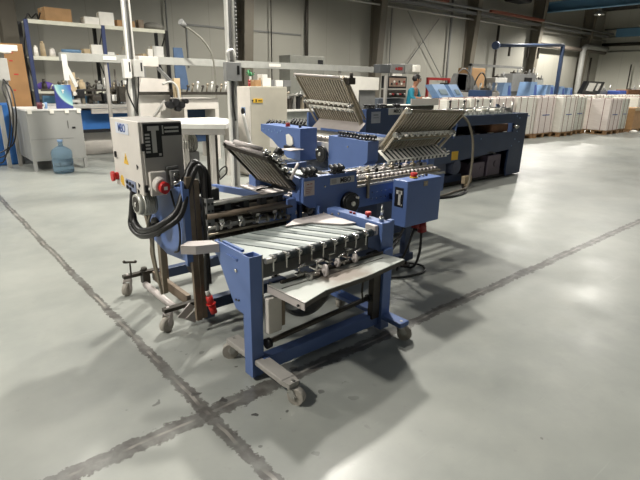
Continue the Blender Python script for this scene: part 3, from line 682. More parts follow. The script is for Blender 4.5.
# buckle plate C and trays
fold_plate(C3, 'buckle_plate', (1.80, 2.78, .785), (1.80, 2.36, .78), (1.47, 2.60, 1.045), (1.60, 2.34, .985), 10, .022, stops=0, framem=DARKST)
for (p, q, r) in (((1.48, 2.52, 1.075), (1.60, 2.40, 1.035), .014), ((1.47, 2.60, 1.065), (1.58, 2.36, 1.01), .013), ((1.50, 2.66, 1.03), (1.62, 2.36, .99), .010)):
    mb = MB(); mb.cyl(p, q, r, 12); C3.part('plate_tube', mb, PINKW)
for (x, y, z) in ((1.60, 2.40, 1.01), (1.63, 2.36, .99), (1.66, 2.42, .97), (1.70, 2.38, .935), (1.67, 2.36, .96), (1.73, 2.37, .90), (1.70, 2.41, .99)):
    mb = MB(); mb.cyl((x, y, z), (x+.02, y-.02, z+.008), .018, 14); mb.cyl((x-.03, y+.02, z-.01), (x+.035, y-.03, z+.012), .008, 10); mb.bar((x-.03, y, z-.02), (x+.04, y-.01, z-.05), .012, .012); C3.part('adjusting_knob', mb, CHROME)
mb = MB(); mb.box(1.70, 1.74, 2.38, 2.41, .99, 1.02, .004); mb.cyl((1.69, 2.4, 1.0), (1.72, 2.4, 1.03), .02, 12); C3.part('plate_clamp', mb, BLACK)
mb = MB(); mb.cyl((1.78, 2.30, .95), (1.72, 2.29, .865), .009, 10); C3.part('release_lever', mb, PINKW)
mb = MB(); mb.prism([(1.70, 2.37), (1.88, 2.47), (1.86, 2.86), (1.74, 2.90)], 'z', .722, .729); C3.part('cover_sheet', mb, PINKW, label='pale sloping cover sheet')
mb = MB(); mb.tube([(1.72, 2.66, .735), (1.78, 2.68, .738), (1.86, 2.68, .735)], .006, 6, 3); C3.part('strap', mb, HOSE)
for i, (x, y, z) in enumerate(((1.73, 2.44, .66), (1.77, 2.40, .64), (1.74, 2.52, .63), (1.70, 2.6, .62), (1.80, 2.38, .67), (1.79, 2.44, .60))):
    mb = MB(); mb.cyl((x, y, z), (x-.02, y-.05, z-.03), .014, 12); mb.box(x-.02, x+.02, y-.015, y+.02, z-.02, z+.02, .004); C3.part('slitter_clamp', mb, (BRASSY, PINKW, DARKST)[i % 3])
mb = MB(); mb.box(1.815, 1.835, 2.33, 2.85, .45, .69); C3.part('infeed_sheet', mb, SHADEBLUE)
mb = MB(); mb.box(1.80, 1.84, 2.80, 2.88, .5, .80, .003); C3.part('side_post', mb, BLUE)
# control box on the outside of the rail
mb = MB(); mb.box(2.55, 2.925, 2.095, 2.225, .463, .785, .006); CB = C3.part('control_box', mb, BLUE)
mb = MB(); mb.box(2.62, 2.66, 2.225, 2.315, .62, .66); mb.box(2.82, 2.86, 2.225, 2.315, .62, .66); C3.part('box_bracket', mb, SHADEBLUE, CB)
mb = MB(); mb.box(2.72, 2.765, 2.092, 2.095, .735, .77); mb.cyl((2.742, 2.093, .752), (2.742, 2.085, .752), .008, 10); C3.part('padlock_plate', mb, BRASSY, CB)
mb = MB(); mb.cyl((2.70, 2.17, .785), (2.70, 2.17, .794), .028, 18); C3.part('button_ring', mb, YELLOW, CB)
mb = MB(); mb.cyl((2.70, 2.17, .794), (2.70, 2.17, .82), .022, 18, .024); C3.part('emergency_stop', mb, RED, CB)
for x in (2.76, 2.80, 2.84):
    mb = MB(); mb.cyl((x, 2.17, .785), (x, 2.17, .80), .01, 12); C3.part('push_button', mb, STEEL if x < 2.83 else BLACK, CB)
mb = MB(); mb.box(2.546, 2.551, 2.125, 2.20, .60, .735); s3 = C3.part('sticker', mb, BLACK, CB)
mb = MB(); mb.box(2.543, 2.547, 2.145, 2.165, .615, .71); mb.box(2.543, 2.547, 2.133, 2.185, .69, .715); mb.box(2.543, 2.547, 2.13, 2.137, .612, .622); C3.part('sticker_letter', mb, GREYPLQ, CB)
mb = MB(); mb.cyl((2.745, 2.16, .463), (2.745, 2.16, .42), .03, 16); mb.cyl((2.80, 2.15, .463), (2.815, 2.15, .38), .034, 18); C3.part('red_plug', mb, DRED, CB)
for pts, r in (([(2.62, 2.16, .463), (2.60, 2.18, .36), (2.52, 2.2, .25), (2.45, 2.25, .2)], .008), ([(2.74, 2.16, .42), (2.72, 2.2, .25), (2.8, 2.35, .02), (2.98, 2.42, .012), (3.05, 2.3, .012), (2.93, 2.2, .012), (2.7, 2.25, .012), (2.5, 2.45, .012)], .009), ([(2.81, 2.15, .38), (2.83, 2.17, .2), (2.95, 2.32, .015), (2.86, 2.42, .013), (2.6, 2.3, .013)], .010), ([(2.66, 2.16, .463), (2.6, 2.25, .3), (2.5, 2.4, .2)], .007)):
    mb = MB(); mb.tube(pts, r, 8); C3.part('cable', mb, HOSE)

# ================================================================== 4. FOLD UNIT 2 (travels towards the third one)
C2 = Thing('cross_fold_unit', 'blue folding machine in the middle with large angular housing and grille plate rising over it', 'folding machine', (3.5, 3.6, 0))
mb = MB(); mb.prism([(3.42, .955), (2.92, .945), (2.92, .775), (3.03, .69), (3.42, .60)], 'x', 3.0, 3.13); H2 = C2.part('fold_housing', mb, BLUE)
for (y, z) in ((3.16, .88),):
    mb = MB(); mb.cyl((3.0, y, z), (2.992, y, z), .008, 10); C2.part('bolt', mb, CHROME, H2)
roller_clips(C2, [(3.03, 3.30, .955), (3.05, 3.20, .953), (3.03, 3.06, .95), (3.06, 2.98, .95)], (0, -1), n=3)
mb = MB(); mb.box(3.85, 3.93, 2.92, 3.42, .30, .95, .003); C2.part('side_panel', mb, BLUE)
for i in range(5):
    mb = MB(); mb.cyl((3.13, 2.96+i*.09, .86), (3.85, 2.96+i*.09, .86), .02, 12); C2.part('fold_roller', mb, DARKST)
handwheel(C2, (2.995, 3.49, .78), '-x', .075, .03)
fold_plate(C2, 'buckle_plate', (3.13, 2.90, .86), (3.87, 2.90, .86), (3.13, 2.62, 1.205), (3.87, 2.60, 1.18), 19, .028, stops=1)
mb = MB(); mb.prism([(2.86, .865), (2.74, .79), (2.74, .80), (2.86, .875)], 'x', 3.06, 3.86); mb.box(3.06, 3.86, 2.735, 2.745, .775, .80); ts = C2.part('slotted_tray', mb, PAPER)
mb = MB()
for i in range(14):
    x = 3.09+i*.055
    mb.prism([(2.85, .868), (2.75, .803), (2.75, .807), (2.85, .872)], 'x', x, x+.02)
    mb.box(x, x+.02, 2.732, 2.735, .778, .797)
C2.part('tray_slots', mb, BLACK, ts)
mb = MB(); mb.cyl((3.87, 2.78, .80), (3.93, 2.77, .80), .02, 12); mb.sph((3.90, 2.80, .83), .018); C2.part('adjusting_knob', mb, CHROME, ts)
# conveyor of unit 2 (along Y)
mb = MB(); mb.box(3.16, 3.18, 3.46, 4.60, .72, .86, .002); R2 = C2.part('conveyor_rail', mb, CREAM, label='cream conveyor rail')
mb = MB(); mb.box(3.9, 3.92, 3.46, 4.60, .72, .90, .002); C2.part('conveyor_rail', mb, BLUE)
mb = MB(); mb.box(3.18, 3.9, 3.46, 4.60, .84, .85); C2.part('conveyor_bed', mb, WHITE)
for i in range(18):
    y = 3.5+i*.062
    mb = MB(); mb.cyl((3.19, y, .862), (3.9, y, .862), .015, 10); C2.part('conveyor_roller', mb, STEEL)
for i in range(17):
    y = 3.5+i*.063
    mb = MB(); mb.cyl((3.2, y, .885), (3.235, y, .885), .016, 12); C2.part('ball_holder', mb, PINKW)
mb = MB(); mb.box(3.19, 3.205, 3.47, 4.58, .87, .895); mb.box(3.24, 3.252, 3.47, 4.58, .88, .90); C2.part('ball_rail', mb, BRASSY)
mb = MB(); mb.box(3.12, 3.16, 3.43, 3.46, .60, .88, .003); C2.part('rail_post', mb, PINKW)
for i in range(6):
    y = 4.5+i*.07
    mb = MB(); mb.cyl((3.3, y, .95), (3.36, y+.03, .99), .016, 10); mb.box(3.28, 3.34, y-.015, y+.015, .90, .95, .003); C2.part('roller_clamp', mb, BLACK)
for i in range(5):
    y = 4.55+i*.06
    mb = MB(); mb.cyl((3.6, y, .95), (3.66, y+.03, 1.0), .014, 10); mb.box(3.58, 3.64, y-.012, y+.012, .90, .95, .003); C2.part('roller_clamp', mb, BLACK)
mb = MB(); mb.box(3.2, 3.85, 3.0, 4.4, .12, .6, .004); C2.part('pedestal', mb, SHADEBLUE)
for y in (2.96, 4.4):
    mb = MB(); mb.box(3.14, 3.92, y, y+.1, .05, .12); C2.part('base_rail', mb, SHADEBLUE)
for (x, y) in ((3.2, 3.0), (3.86, 3.0), (3.2, 4.45), (3.86, 4.45)):
    mb = MB(); mb.cyl((x, y, 0), (x, y, .05), .035, 14); C2.part('levelling_foot', mb, DARKST)
# long control box
mb = MB(); mb.prism([(3.69, 1.0), (4.35, 1.0), (4.35, .93), (4.15, .86), (3.90, .71), (3.69, .70)], 'x', 2.88, 3.085); LB = C2.part('control_box', mb, BLUE)
mb = MB(); mb.box(3.085, 3.16, 3.8, 3.86, .78, .84); mb.box(3.085, 3.16, 4.2, 4.26, .86, .89); C2.part('box_bracket', mb, SHADEBLUE, LB)
mb = MB(); mb.cyl((2.93, 3.95, 1.0), (2.93, 3.95, 1.012), .024, 14); mb.cyl((2.93, 3.95, 1.012), (2.93, 3.95, 1.035), .02, 14); C2.part('emergency_stop', mb, DRED, LB)
mb = MB(); mb.cyl((2.95, 3.78, 1.0), (2.95, 3.78, 1.03), .014, 12); C2.part('push_button', mb, BLACK, LB)
for i in range(7):
    q = MB(); y = 4.30-i*.05; z = .955-.018*(i % 2); q.cyl((2.88, y, z), (2.875, y, z), .007, 8); C2.part('indicator', q, PALEB, LB)
mb = MB(); mb.prism([(3.90, .93), (3.86, .94), (3.80, .91), (3.79, .85), (3.83, .82), (3.89, .84)], 'x', 2.868, 2.878); C2.part('white_rag', mb, PAPER, LB)
mb = MB(); mb.box(2.84, 2.878, 3.76, 3.90, .80, .83, .003); C2.part('shelf_clip', mb, BLACK, LB)
mb = MB(); mb.box(2.70, 2.86, 3.60, 3.75, .815, .822, .002); C2.part('paper_support', mb, PINKW, LB)

# ================================================================== 5. PARALLEL FOLD UNIT (first)
C1 = Thing('parallel_fold_unit', 'blue folding machine farthest back, with the tallest grille plate leaning left', 'folding machine', (4.6, 4.6, 0))
mb = MB(); mb.prism([(4.17, 1.135), (4.95, 1.135), (4.95, .1), (4.35, .1), (4.35, .7), (4.17, .84)], 'y', 4.10, 4.125); P1 = C1.part('side_panel', mb, SHADEBLUE)
mb = MB(); mb.box(4.165, 4.175, 4.10, 4.22, .86, 1.13); C1.part('panel_flange', mb, BLUE, P1)
mb = MB(); mb.box(4.25, 4.40, 4.095, 4.10, .97, 1.10); nn = C1.part('notice_plate', mb, mat('notice_bluegrey', (150, 154, 162), .5), P1)
mb = MB(); mb.box(4.28, 4.36, 4.093, 4.096, 1.06, 1.068); mb.box(4.28, 4.37, 4.093, 4.096, 1.03, 1.034); C1.part('notice_lines', mb, BLACK, nn)
mb = MB(); mb.box(4.54, 4.80, 4.095, 4.10, 1.06, 1.135, .001); q_ = C1.part('name_plaque', mb, GREYPLQ, P1)
C1.text('name_text', 'MBO', .06, (4.69, 4.0945, 1.097), '-y', TEXTB, q_, bold=.001)
roller_clips(C1, [(4.22, 4.12, 1.137), (4.24, 4.2, 1.137), (4.42, 4.12, 1.137), (4.46, 4.2, 1.137), (4.66, 4.12, 1.137)], (1, 0), n=3)
mb = MB(); mb.prism([(3.98, 1.06), (4.9, 1.06), (4.9, .1), (4.3, .1), (4.2, .7), (3.98, .84)], 'y', 4.93, 4.96); C1.part('side_panel', mb, BLUE)
mb = MB(); mb.box(4.2, 4.92, 4.13, 4.92, 1.05, 1.06); C1.part('top_cover', mb, SHEET)
for i in range(6):
    mb = MB(); mb.cyl((4.2+i*.1, 4.125, .98), (4.2+i*.1, 4.93, .98), .03, 12); C1.part('fold_roller', mb, DARKST)
fold_plate(C1, 'buckle_plate', (4.13, 4.88, .97), (4.13, 4.12, .955), (3.80, 4.95, 1.49), (3.80, 4.10, 1.45), 19, .035, stops=2, midfrac=.5)
mb = MB(); mb.bar((4.1, 4.09, .97), (3.76, 4.07, 1.47), .014, .03); mb.bar((4.12, 4.07, 1.02), (3.84, 4.06, 1.40), .010, .02); C1.part('plate_support', mb, BRASSY)
mb = MB(); mb.box(3.80, 3.90, 4.02, 4.08, 1.40, 1.47, .008); mb.cyl((3.86, 4.05, 1.47), (3.86, 4.05, 1.52), .02, 10); C1.part('plate_clamp', mb, DARKST)
mb = MB(); mb.cyl((3.78, 4.95, 1.51), (3.78, 4.15, 1.475), .012, 10); C1.part('plate_tube', mb, PINKW)
mb = MB(); mb.prism([(4.10, .985), (3.96, .865), (3.96, .858), (4.10, .978)], 'y', 4.04, 4.86); C1.part('pale_cover_sheet', mb, PINKW)
mb = MB(); mb.box(4.3, 4.9, 4.2, 4.9, .06, .9); C1.part('pedestal', mb, SHADEBLUE)

# ================================================================== 6. FEEDER
F = Thing('sheet_feeder', 'long shade-darkened blue feeder with open side bay at the right end of the folding line', 'feeder', (6.4, 4.6, 0))
mb = MB()
mb.prism([(7.50, 1.0), (7.90, 1.0), (7.87, .04), (7.45, .02), (7.42, .12), (7.44, .44), (7.50, .46)], 'y', 4.10, 4.13)
mb.prism([(4.99, .74), (7.50, .72), (7.50, .45), (5.9, .37), (5.45, .34), (5.45, .12), (4.99, .12)], 'y', 4.10, 4.13)
FP = F.part('side_panel', mb, SHADEBLUE)
mb = MB(); mb.box(4.99, 7.5, 4.10, 4.13, .86, 1.0, .003); F.part('upper_rail', mb, SHADEBLUE)
for (x, z) in ((7.56, .96), (7.65, .93), (7.58, .80), (7.62, .72), (7.58, .6), (7.72, .55), (6.6, .66), (7.5, .5)):
    mb = MB(); mb.cyl((x, 4.10, z), (x, 4.094, z), .010, 8); F.part('bolt', mb, PALEB, FP)
mb = MB(); mb.prism([(4.13, 1.0), (5.05, 1.0), (5.05, .04), (4.13, .04)], 'x', 7.86, 7.89); F.part('end_panel', mb, SHADEBLUE)
mb = MB(); mb.box(4.99, 7.88, 5.05, 5.08, .04, 1.0); F.part('far_panel', mb, SHADEBLUE)
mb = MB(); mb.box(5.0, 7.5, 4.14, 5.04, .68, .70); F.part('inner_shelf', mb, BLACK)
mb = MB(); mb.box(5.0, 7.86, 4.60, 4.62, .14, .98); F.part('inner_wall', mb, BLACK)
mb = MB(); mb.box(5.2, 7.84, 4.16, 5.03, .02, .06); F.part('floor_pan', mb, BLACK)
mb = MB(); mb.box(6.95, 7.45, 4.16, 4.45, .71, .85, .02); F.part('paper_roll', mb, TANK)
mb = MB(); mb.cyl((7.52, 4.11, .80), (7.52, 4.05, .80), .03, 14); mb.cyl((7.6, 4.11, .80), (7.6, 4.07, .80), .02, 12); F.part('side_knob', mb, CHROME)
mb = MB(); mb.bar((5.9, 4.12, .70), (5.96, 4.12, .90), .03, .05); F.part('strut', mb, BLUE)
for i in range(4):
    x = 6.15+i*.38
    mb = MB(); mb.box(x, x+.1, 4.14, 4.2, .70, .73, .005); F.part('air_nozzle', mb, CREAM)
# table on top: bright rollers, chrome arms, white wheels
mb = MB(); mb.box(5.0, 7.48, 4.13, 5.04, 1.0, 1.012); F.part('feed_table', mb, SHEET)
for i in range(22):
    x = 5.1+i*.108
    mb = MB(); mb.cyl((x, 4.15, 1.02), (x, 5.02, 1.02), .02, 10); F.part('table_roller', mb, STEEL)
for i in range(4):
    x = 6.15+i*.36
    mb = MB(); mb.bar((x, 4.2, 1.07), (x+.22, 4.55, 1.05), .02, .012); mb.cyl((x, 4.2, 1.04), (x, 4.2, 1.10), .018, 12); mb.cyl((x+.05, 4.2, 1.10), (x+.05, 4.2, 1.16), .008, 8); F.part('hold_down_arm', mb, CHROME)
    mb = MB(); mb.box(x+.02, x+.20, 4.32, 4.46, 1.04, 1.075, .012); F.part('white_wheel', mb, PAPER)
    mb = MB(); mb.cyl((x+.17, 4.5, 1.06), (x+.17, 4.5, 1.18), .010, 8); mb.sph((x+.17, 4.5, 1.18), .02); F.part('arm_knob', mb, BLACK)
mb = MB(); mb.cyl((5.95, 4.28, 1.09), (7.5, 4.28, 1.09), .012, 10); F.part('cross_shaft', mb, CHROME)
mb = MB(); mb.cyl((7.55, 4.2, 1.0), (7.55, 4.2, 1.18), .018, 12); mb.box(7.5, 7.7, 4.3, 4.33, 1.0, 1.08); F.part('end_post', mb, STEEL)
mb = MB(); mb.prism([(7.6, 1.0), (7.88, 1.0), (7.65, 1.13), (7.6, 1.13)], 'y', 4.5, 4.52); F.part('end_gusset', mb, SHADEBLUE)
# motors and boxes in the lower bay
for (x, r) in ((5.75, .13), (6.12, .12)):
    mb = MB(); mb.cyl((x, 4.16, .28), (x, 4.42, .28), r, 22); mb.cyl((x, 4.15, .28), (x, 4.16, .28), r*.8, 22); F.part('pump_motor', mb, mat('blue_grey_motor', (80, 88, 112), .5))
mb = MB(); mb.box(5.5, 6.3, 4.18, 4.44, .06, .16); F.part('motor_base', mb, SHADEBLUE)
mb = MB(); mb.box(6.5, 6.85, 4.14, 4.4, .065, .30, .01); mb.cyl((6.75, 4.139, .2), (6.75, 4.133, .2), .03, 14); F.part('electrical_box', mb, mat('mauve_grey', (104, 92, 104), .5))
mb = MB(); mb.box(6.92, 7.3, 4.14, 4.4, .065, .38, .01); mb.cyl((7.15, 4.139, .24), (7.15, 4.13, .24), .05, 16); F.part('electrical_box', mb, mat('mauve_grey', (104, 92, 104), .5))
mb = MB(); mb.tube([(7.1, 4.13, .4), (6.9, 4.10, .44), (6.6, 4.15, .38), (6.4, 4.15, .3)], .012); F.part('cable', mb, HOSE)
mb = MB(); mb.box(5.9, 6.05, 4.094, 4.10, .40, .52); F.part('warning_sign', mb, YELLOW)
for i, x in enumerate((5.05, 6.35, 7.7)):
    for y in (4.25, 4.95):
        mb = MB(); mb.cyl((x, y, 0), (x, y, .02 if i else .12), .05, 14); F.part('levelling_foot', mb, DARKST)
mb = MB(); mb.tube([(6.0, 4.06, 1.02), (6.12, 4.03, .92), (6.22, 4.0, .7), (6.24, 3.98, .45), (6.2, 3.96, .2), (6.05, 3.9, .03), (5.7, 3.86, .02), (5.3, 3.8, .02), (5.0, 3.85, .02)], .017, 10); F.part('air_hose', mb, GHOSE)
mb = MB(); mb.tube([(6.35, 4.15, .12), (6.1, 4.0, .02), (5.8, 3.75, .015), (5.4, 3.7, .015), (5.1, 3.8, .015)], .018); F.part('cable', mb, HOSE)
mb = MB(); mb.cyl((6.2, 4.02, .0), (6.2, 4.02, .05), .05, 12); mb.box(6.12, 6.3, 3.99, 4.05, .05, .16, .01); F.part('hose_coupling', mb, PALEC)

# ================================================================== BACKGROUND LEFT
# grey steel cabinet
G = Thing('steel_cabinet', 'grey sheet steel cabinet on short legs with white tape tabs, behind the blue bottle', 'cabinet', (1.97, 9.4, 0))
CABM = mat('grey_cabinet_paint', (150, 150, 146), .5, var=.05, scale=2)
mb = MB(); mb.box(1.565, 2.365, 8.865, 9.94, .16, .935, .006); bd = G.part('body', mb, CABM)
mb = MB(); mb.box(1.555, 2.375, 8.855, 9.95, .935, .96, .004); G.part('top_sheet', mb, mat('white_top', (224, 222, 218), .5))
for (x, y) in ((1.59, 8.89), (2.34, 8.89), (1.59, 9.91), (2.34, 9.91)):
    mb = MB(); mb.box(x-.025, x+.025, y-.025, y+.025, 0, .16); G.part('leg', mb, CABM)
for x in (1.62, 1.93, 2.15, 2.33):
    mb = MB(); mb.box(x-.03, x+.03, 8.85, 8.857, .895, .962); G.part('tape_tab', mb, PAPER, bd)
mb = MB(); mb.box(2.14, 2.146, 8.859, 8.865, .66, .78); mb.box(2.20, 2.25, 8.857, 8.865, .65, .68, .002); G.part('door_lock', mb, BLACK, bd)
mb = MB(); mb.box(1.58, 2.2, 8.86, 8.865, .50, .505); G.part('seam', mb, GREY, bd)
# water bottle
BM = mat('blue_bottle_plastic', (170, 200, 222), .06, var=.02, trans=.85)
prof = [(.05, 0), (.145, .008), (.152, .03), (.152, .10), (.140, .115), (.152, .13), (.152, .22), (.140, .235), (.152, .25), (.152, .32), (.135, .36), (.08, .40), (.035, .42), (.032, .48), (.036, .485), (.036, .505), (.02, .507)]
W = Thing('water_bottle', 'large empty blue plastic water bottle standing on the floor by the steel cabinet', 'bottle', (1.92, 8.56, 0))
mb = MB(); mb.lathe(prof, (1.92, 8.56, 0), 28); W.part('body', mb, BM)
mb = MB(); mb.cyl((1.92, 8.56, .48), (1.92, 8.56, .515), .04, 16); W.part('cap', mb, PALEB)
# display board with a blue picture
S = Thing('picture_panel', 'upright blue printed panel with a pale swirl standing on the steel cabinet', 'panel', (2.14, 8.95, .96))
PM = bpy.data.materials.new('blue_swirl_print'); PM.use_nodes = True
nt = PM.node_tree; N = nt.nodes; L = nt.links; b = N['Principled BSDF']; b.inputs['Roughness'].default_value = .4
g = N.new('ShaderNodeNewGeometry')
ds = N.new('ShaderNodeVectorMath'); ds.operation = 'DISTANCE'; L.new(g.outputs['Position'], ds.inputs[0]); ds.inputs[1].default_value = (2.42, 8.94, 1.36)
cr = N.new('ShaderNodeValToRGB'); L.new(ds.outputs['Value'], cr.inputs[0])
els = cr.color_ramp.elements; els[0].position = 0; els[0].color = (*lin((52, 66, 140)), 1); els[1].position = 1; els[1].color = (*lin((40, 46, 104)), 1)
for p_, c_ in ((.18, (70, 96, 168)), (.32, (120, 176, 190)), (.375, (176, 214, 206)), (.395, (56, 66, 132))):
    e_ = els.new(p_); e_.color = (*lin(c_), 1)
L.new(cr.outputs[0], b.inputs['Base Color'])
mb = MB(); mb.box(2.03, 2.28, 8.94, 8.965, .962, 1.33, .003); pp = S.part('board', mb, PM)
mb = MB(); mb.box(2.135, 2.17, 8.936, 8.94, 1.235, 1.255); mb.box(2.146, 2.159, 8.936, 8.94, 1.20, 1.24); S.part('white_mark', mb, PAPER, pp)
mb = MB(); mb.prism([(8.965, .962), (9.08, .962), (8.965, 1.2)], 'x', 2.14, 2.16); S.part('easel', mb, BLACK)
Mg = Thing('mug', 'dark red mug on the steel cabinet left of the blue panel', 'mug', (1.80, 9.0, .96))
mb = MB(); mb.lathe([(.035, 0), (.04, .01), (.042, .10), (.036, .10), (.034, .012)], (1.80, 9.0, .961), 16); Mg.part('cup', mb, mat('plum_glaze', (96, 44, 52), .3))
mb = MB(); mb.tube([(1.838, 9.0, 1.045), (1.865, 9.0, 1.035), (1.865, 9.0, .995), (1.838, 9.0, .98)], .007); Mg.part('handle', mb, PAPER)
mb = MB(); mb.cyl((1.90, 9.06, .961), (1.90, 9.06, 1.06), .025, 14); solo('jar', mb, PALEB, 'small pale jar beside the dark red mug', 'jar', (1.90, 9.06, .961))

# shelving rack
def rack():
    T = Thing('shelving_rack', 'blue and white steel shelving rack along the back wall, loaded with small parts', 'shelving rack', (3.9, 12.2, 0))
    UP = mat('rack_blue', (42, 56, 100), .5); SH = mat('rack_shelf_cream', (214, 212, 194), .55)
    for i, x in enumerate((2.36, 3.84, 5.28)):
        for y in (11.9, 12.5):
            mb = MB(); mb.box(x-.035, x+.035, y-.025, y+.025, 0, 2.548); T.part('upright', mb, UP if y < 12 and i < 2 else BLACK)
        mb = MB(); mb.bar((x, 11.9, 2.5), (x, 12.5, 1.9), .02, .02); mb.bar((x, 12.5, 1.9), (x, 11.9, 1.3), .02, .02); T.part('cross_brace', mb, BLACK)
    for z in (.35, .80, 1.20, 1.86, 2.55):
        for a, c in ((2.40, 3.80), (3.88, 5.25)):
            mb = MB(); mb.box(a, c, 11.9, 12.5, z-.02, z); s_ = T.part('shelf', mb, SH)
            mb = MB(); mb.box(a, c, 11.88, 11.9, z-.07, z+.005); T.part('shelf_lip', mb, SH, s_)
    return T
rack()
def carton(name, x, y, z, w, d, h, rz, m, label, cat, group=None, flap=True, tape=True):
    z += .003
    T = Thing(name, label, cat, (x, y, z), group)
    R = Matrix.Translation((x, y, z)) @ Matrix.Rotation(rz, 4, 'Z')
    mb = MB(); mb.box(-w/2, w/2, -d/2, d/2, 0, h, .004, R); bo = T.part('body', mb, m)
    if tape:
        q = MB(); q.box(-w/2-.001, w/2+.001, -.02, .02, h*.75, h+.0015, 0, R); T.part('tape', q, PALEC, bo)
    return T
carton('cardboard_box', 2.98, 12.15, 2.55, .52, .4, .26, .1, CARTON, 'brown cardboard box on the top shelf of the rack, leftmost', 'box')
carton('carton', 3.65, 12.1, 2.55, .30, .3, .15, 0, PAPER, 'low white carton on the top shelf beside the tilted white one', 'box')
carton('carton', 3.98, 12.1, 2.552, .30, .3, .27, -.12, PAPER, 'taller white carton standing tilted on the top shelf', 'box')
carton('cardboard_box', 4.37, 12.1, 2.55, .40, .3, .14, .05, CARTON, 'flat brown cardboard box on the top shelf right of the white cartons', 'box')
carton('carton', 4.74, 12.1, 2.55, .12, .2, .19, 0, BROWNST, 'small dark box standing on the top shelf near the steel post', 'box')
mb = MB(); mb.sph((5.08, 12.15, 2.62), .26, 14, (1, .7, .42)); 
for v in mb.bm.verts: v.co.z = max(v.co.z, 2.555)
solo('grey_sack', mb, mat('grey_sack', (112, 110, 102), .8, var=.15), 'slumped grey sack on the top shelf, rightmost', 'sack', (5.08, 12.15, 2.555))
mb = MB(); mb.tube([(2.38, 12.0, 2.56), (2.45, 12.0, 2.66), (2.52, 12.1, 2.60), (2.6, 12.0, 2.68), (2.64, 12.1, 2.58), (2.67, 12.0, 2.70)], .014); solo('coiled_cable', mb, HOSE, 'loose black cable coiled on the top shelf corner', 'cable', (2.5, 12.0, 2.56))
mids = [(2.50, .10, .14, 'white', PAPER), (2.63, .12, .2, 'white', PALEC), (2.80, .16, .12, 'pale', CREAM), (3.50, .12, .15, 'tan', PALEC), (3.70, .20, .22, 'white', PAPER), (4.00, .14, .12, 'white', WHITE), (4.15, .10, .08, 'tan', CARTON), (4.42, .18, .22, 'grey', GREYPLQ), (4.62, .10, .1, 'brown', BROWNST), (4.76, .09, .12, 'tan', PALEC), (4.90, .10, .2, 'white', PAPER), (5.11, .24, .26, 'white', WHITE)]
for i, (x, w, h, nm, m_) in enumerate(mids):
    w *= 1.12; h *= 1.3
    n_ = ('first', 'second', 'third', 'fourth', 'fifth', 'sixth', 'seventh', 'eighth', 'ninth', 'tenth', 'eleventh', 'twelfth')[i]
    if i in (0, 1, 2, 6):
        mb = MB(); mb.cyl((x, 12.05, 1.862), (x, 12.05, 1.862+h), w*.42, 14, w*.3); mb.cyl((x, 12.05, 1.862+h), (x, 12.05, 1.862+h*1.15), w*.2, 12); solo('spool', mb, m_, n_+' item from the left on the middle rack shelf, a '+nm+' spool', 'spool', (x, 12.05, 1.862))
    else:
        carton('carton', x, 12.05+.1*(i % 2), 1.862, w, .2, h, .2*math.sin(i*3), m_, n_+' item from the left on the middle rack shelf, a '+nm+' carton', 'box')
mb = MB(); mb.lathe([(.08, 0), (.19, .10), (.20, .16), (.17, .15), (.07, .03)], (3.18, 12.05, 1.862), 18); solo('plastic_basin', mb, mat('basin_blue', (96, 130, 160), .4), 'blue plastic basin on the middle rack shelf', 'basin', (3.18, 12.05, 1.862))
for i in range(14):
    x = 2.55+i*.185; k = (i*7) % 4
    mb = MB()
    r_ = .06+.02*(i % 3)
    if k == 0: mb.cyl((x, 12.0, 1.203), (x, 12.0, 1.203+.14+.02*(i % 3)), r_, 12, r_*.8); mb.cyl((x, 12.0, 1.33), (x, 12.0, 1.42), r_*.5, 10)
    elif k == 1: mb.cyl((x-.07, 12.0, 1.28), (x+.07, 12.0, 1.28), .075, 14); mb.box(x-.05, x+.05, 11.96, 12.04, 1.203, 1.22)
    elif k == 2: mb.box(x-.07, x+.07, 11.95, 12.1, 1.203, 1.32, .01); mb.cyl((x, 11.99, 1.32), (x, 11.99, 1.40), .035, 10)
    else: mb.tube([(x-.08, 12.0, 1.215), (x-.03, 12.0, 1.30), (x+.03, 12.02, 1.25), (x+.08, 12.0, 1.32)], .018)
    names = ('machine_spindle', 'small_motor', 'gearbox', 'bent_pipe')
    solo(names[k], mb, (DARKST, STEEL, BRASSY, GREY, PALEC)[i % 5], 'loose machine part on the lower rack shelf, '+('first', 'second', 'third', 'fourth', 'fifth', 'sixth', 'seventh', 'eighth', 'ninth', 'tenth', 'eleventh', 'twelfth', 'thirteenth', 'fourteenth')[i]+' from the left', 'machine part', (x, 12.0, 1.203), 'machine parts on the lower rack shelf')
mb = MB(); mb.sph((2.62, 12.2, .0), .12, 12, (1.5, .8, .8)); 
for v in mb.bm.verts: v.co.z = max(v.co.z+1.27, 1.205)
mb2 = mb
bpy_o = solo('purple_cloth', mb2, mat('purple_cloth', (92, 72, 150), .9, bump=.5), 'bunched purple cloth on the lower rack shelf', 'cloth', (2.62, 12.2, 1.205))
for i, (x, w, h, m_) in enumerate(((2.6, .3, .2, BLACK), (3.05, .3, .12, PALEC), (3.4, .3, .2, GREY), (4.1, .3, .25, BLACK), (4.6, .35, .2, DARKST))):
    carton('carton', x, 12.1, .802, w, .3, h, 0, m_, ('leftmost', 'second', 'third', 'fourth', 'rightmost')[i]+' box on the low rack shelf, in shade', 'box', tape=False)
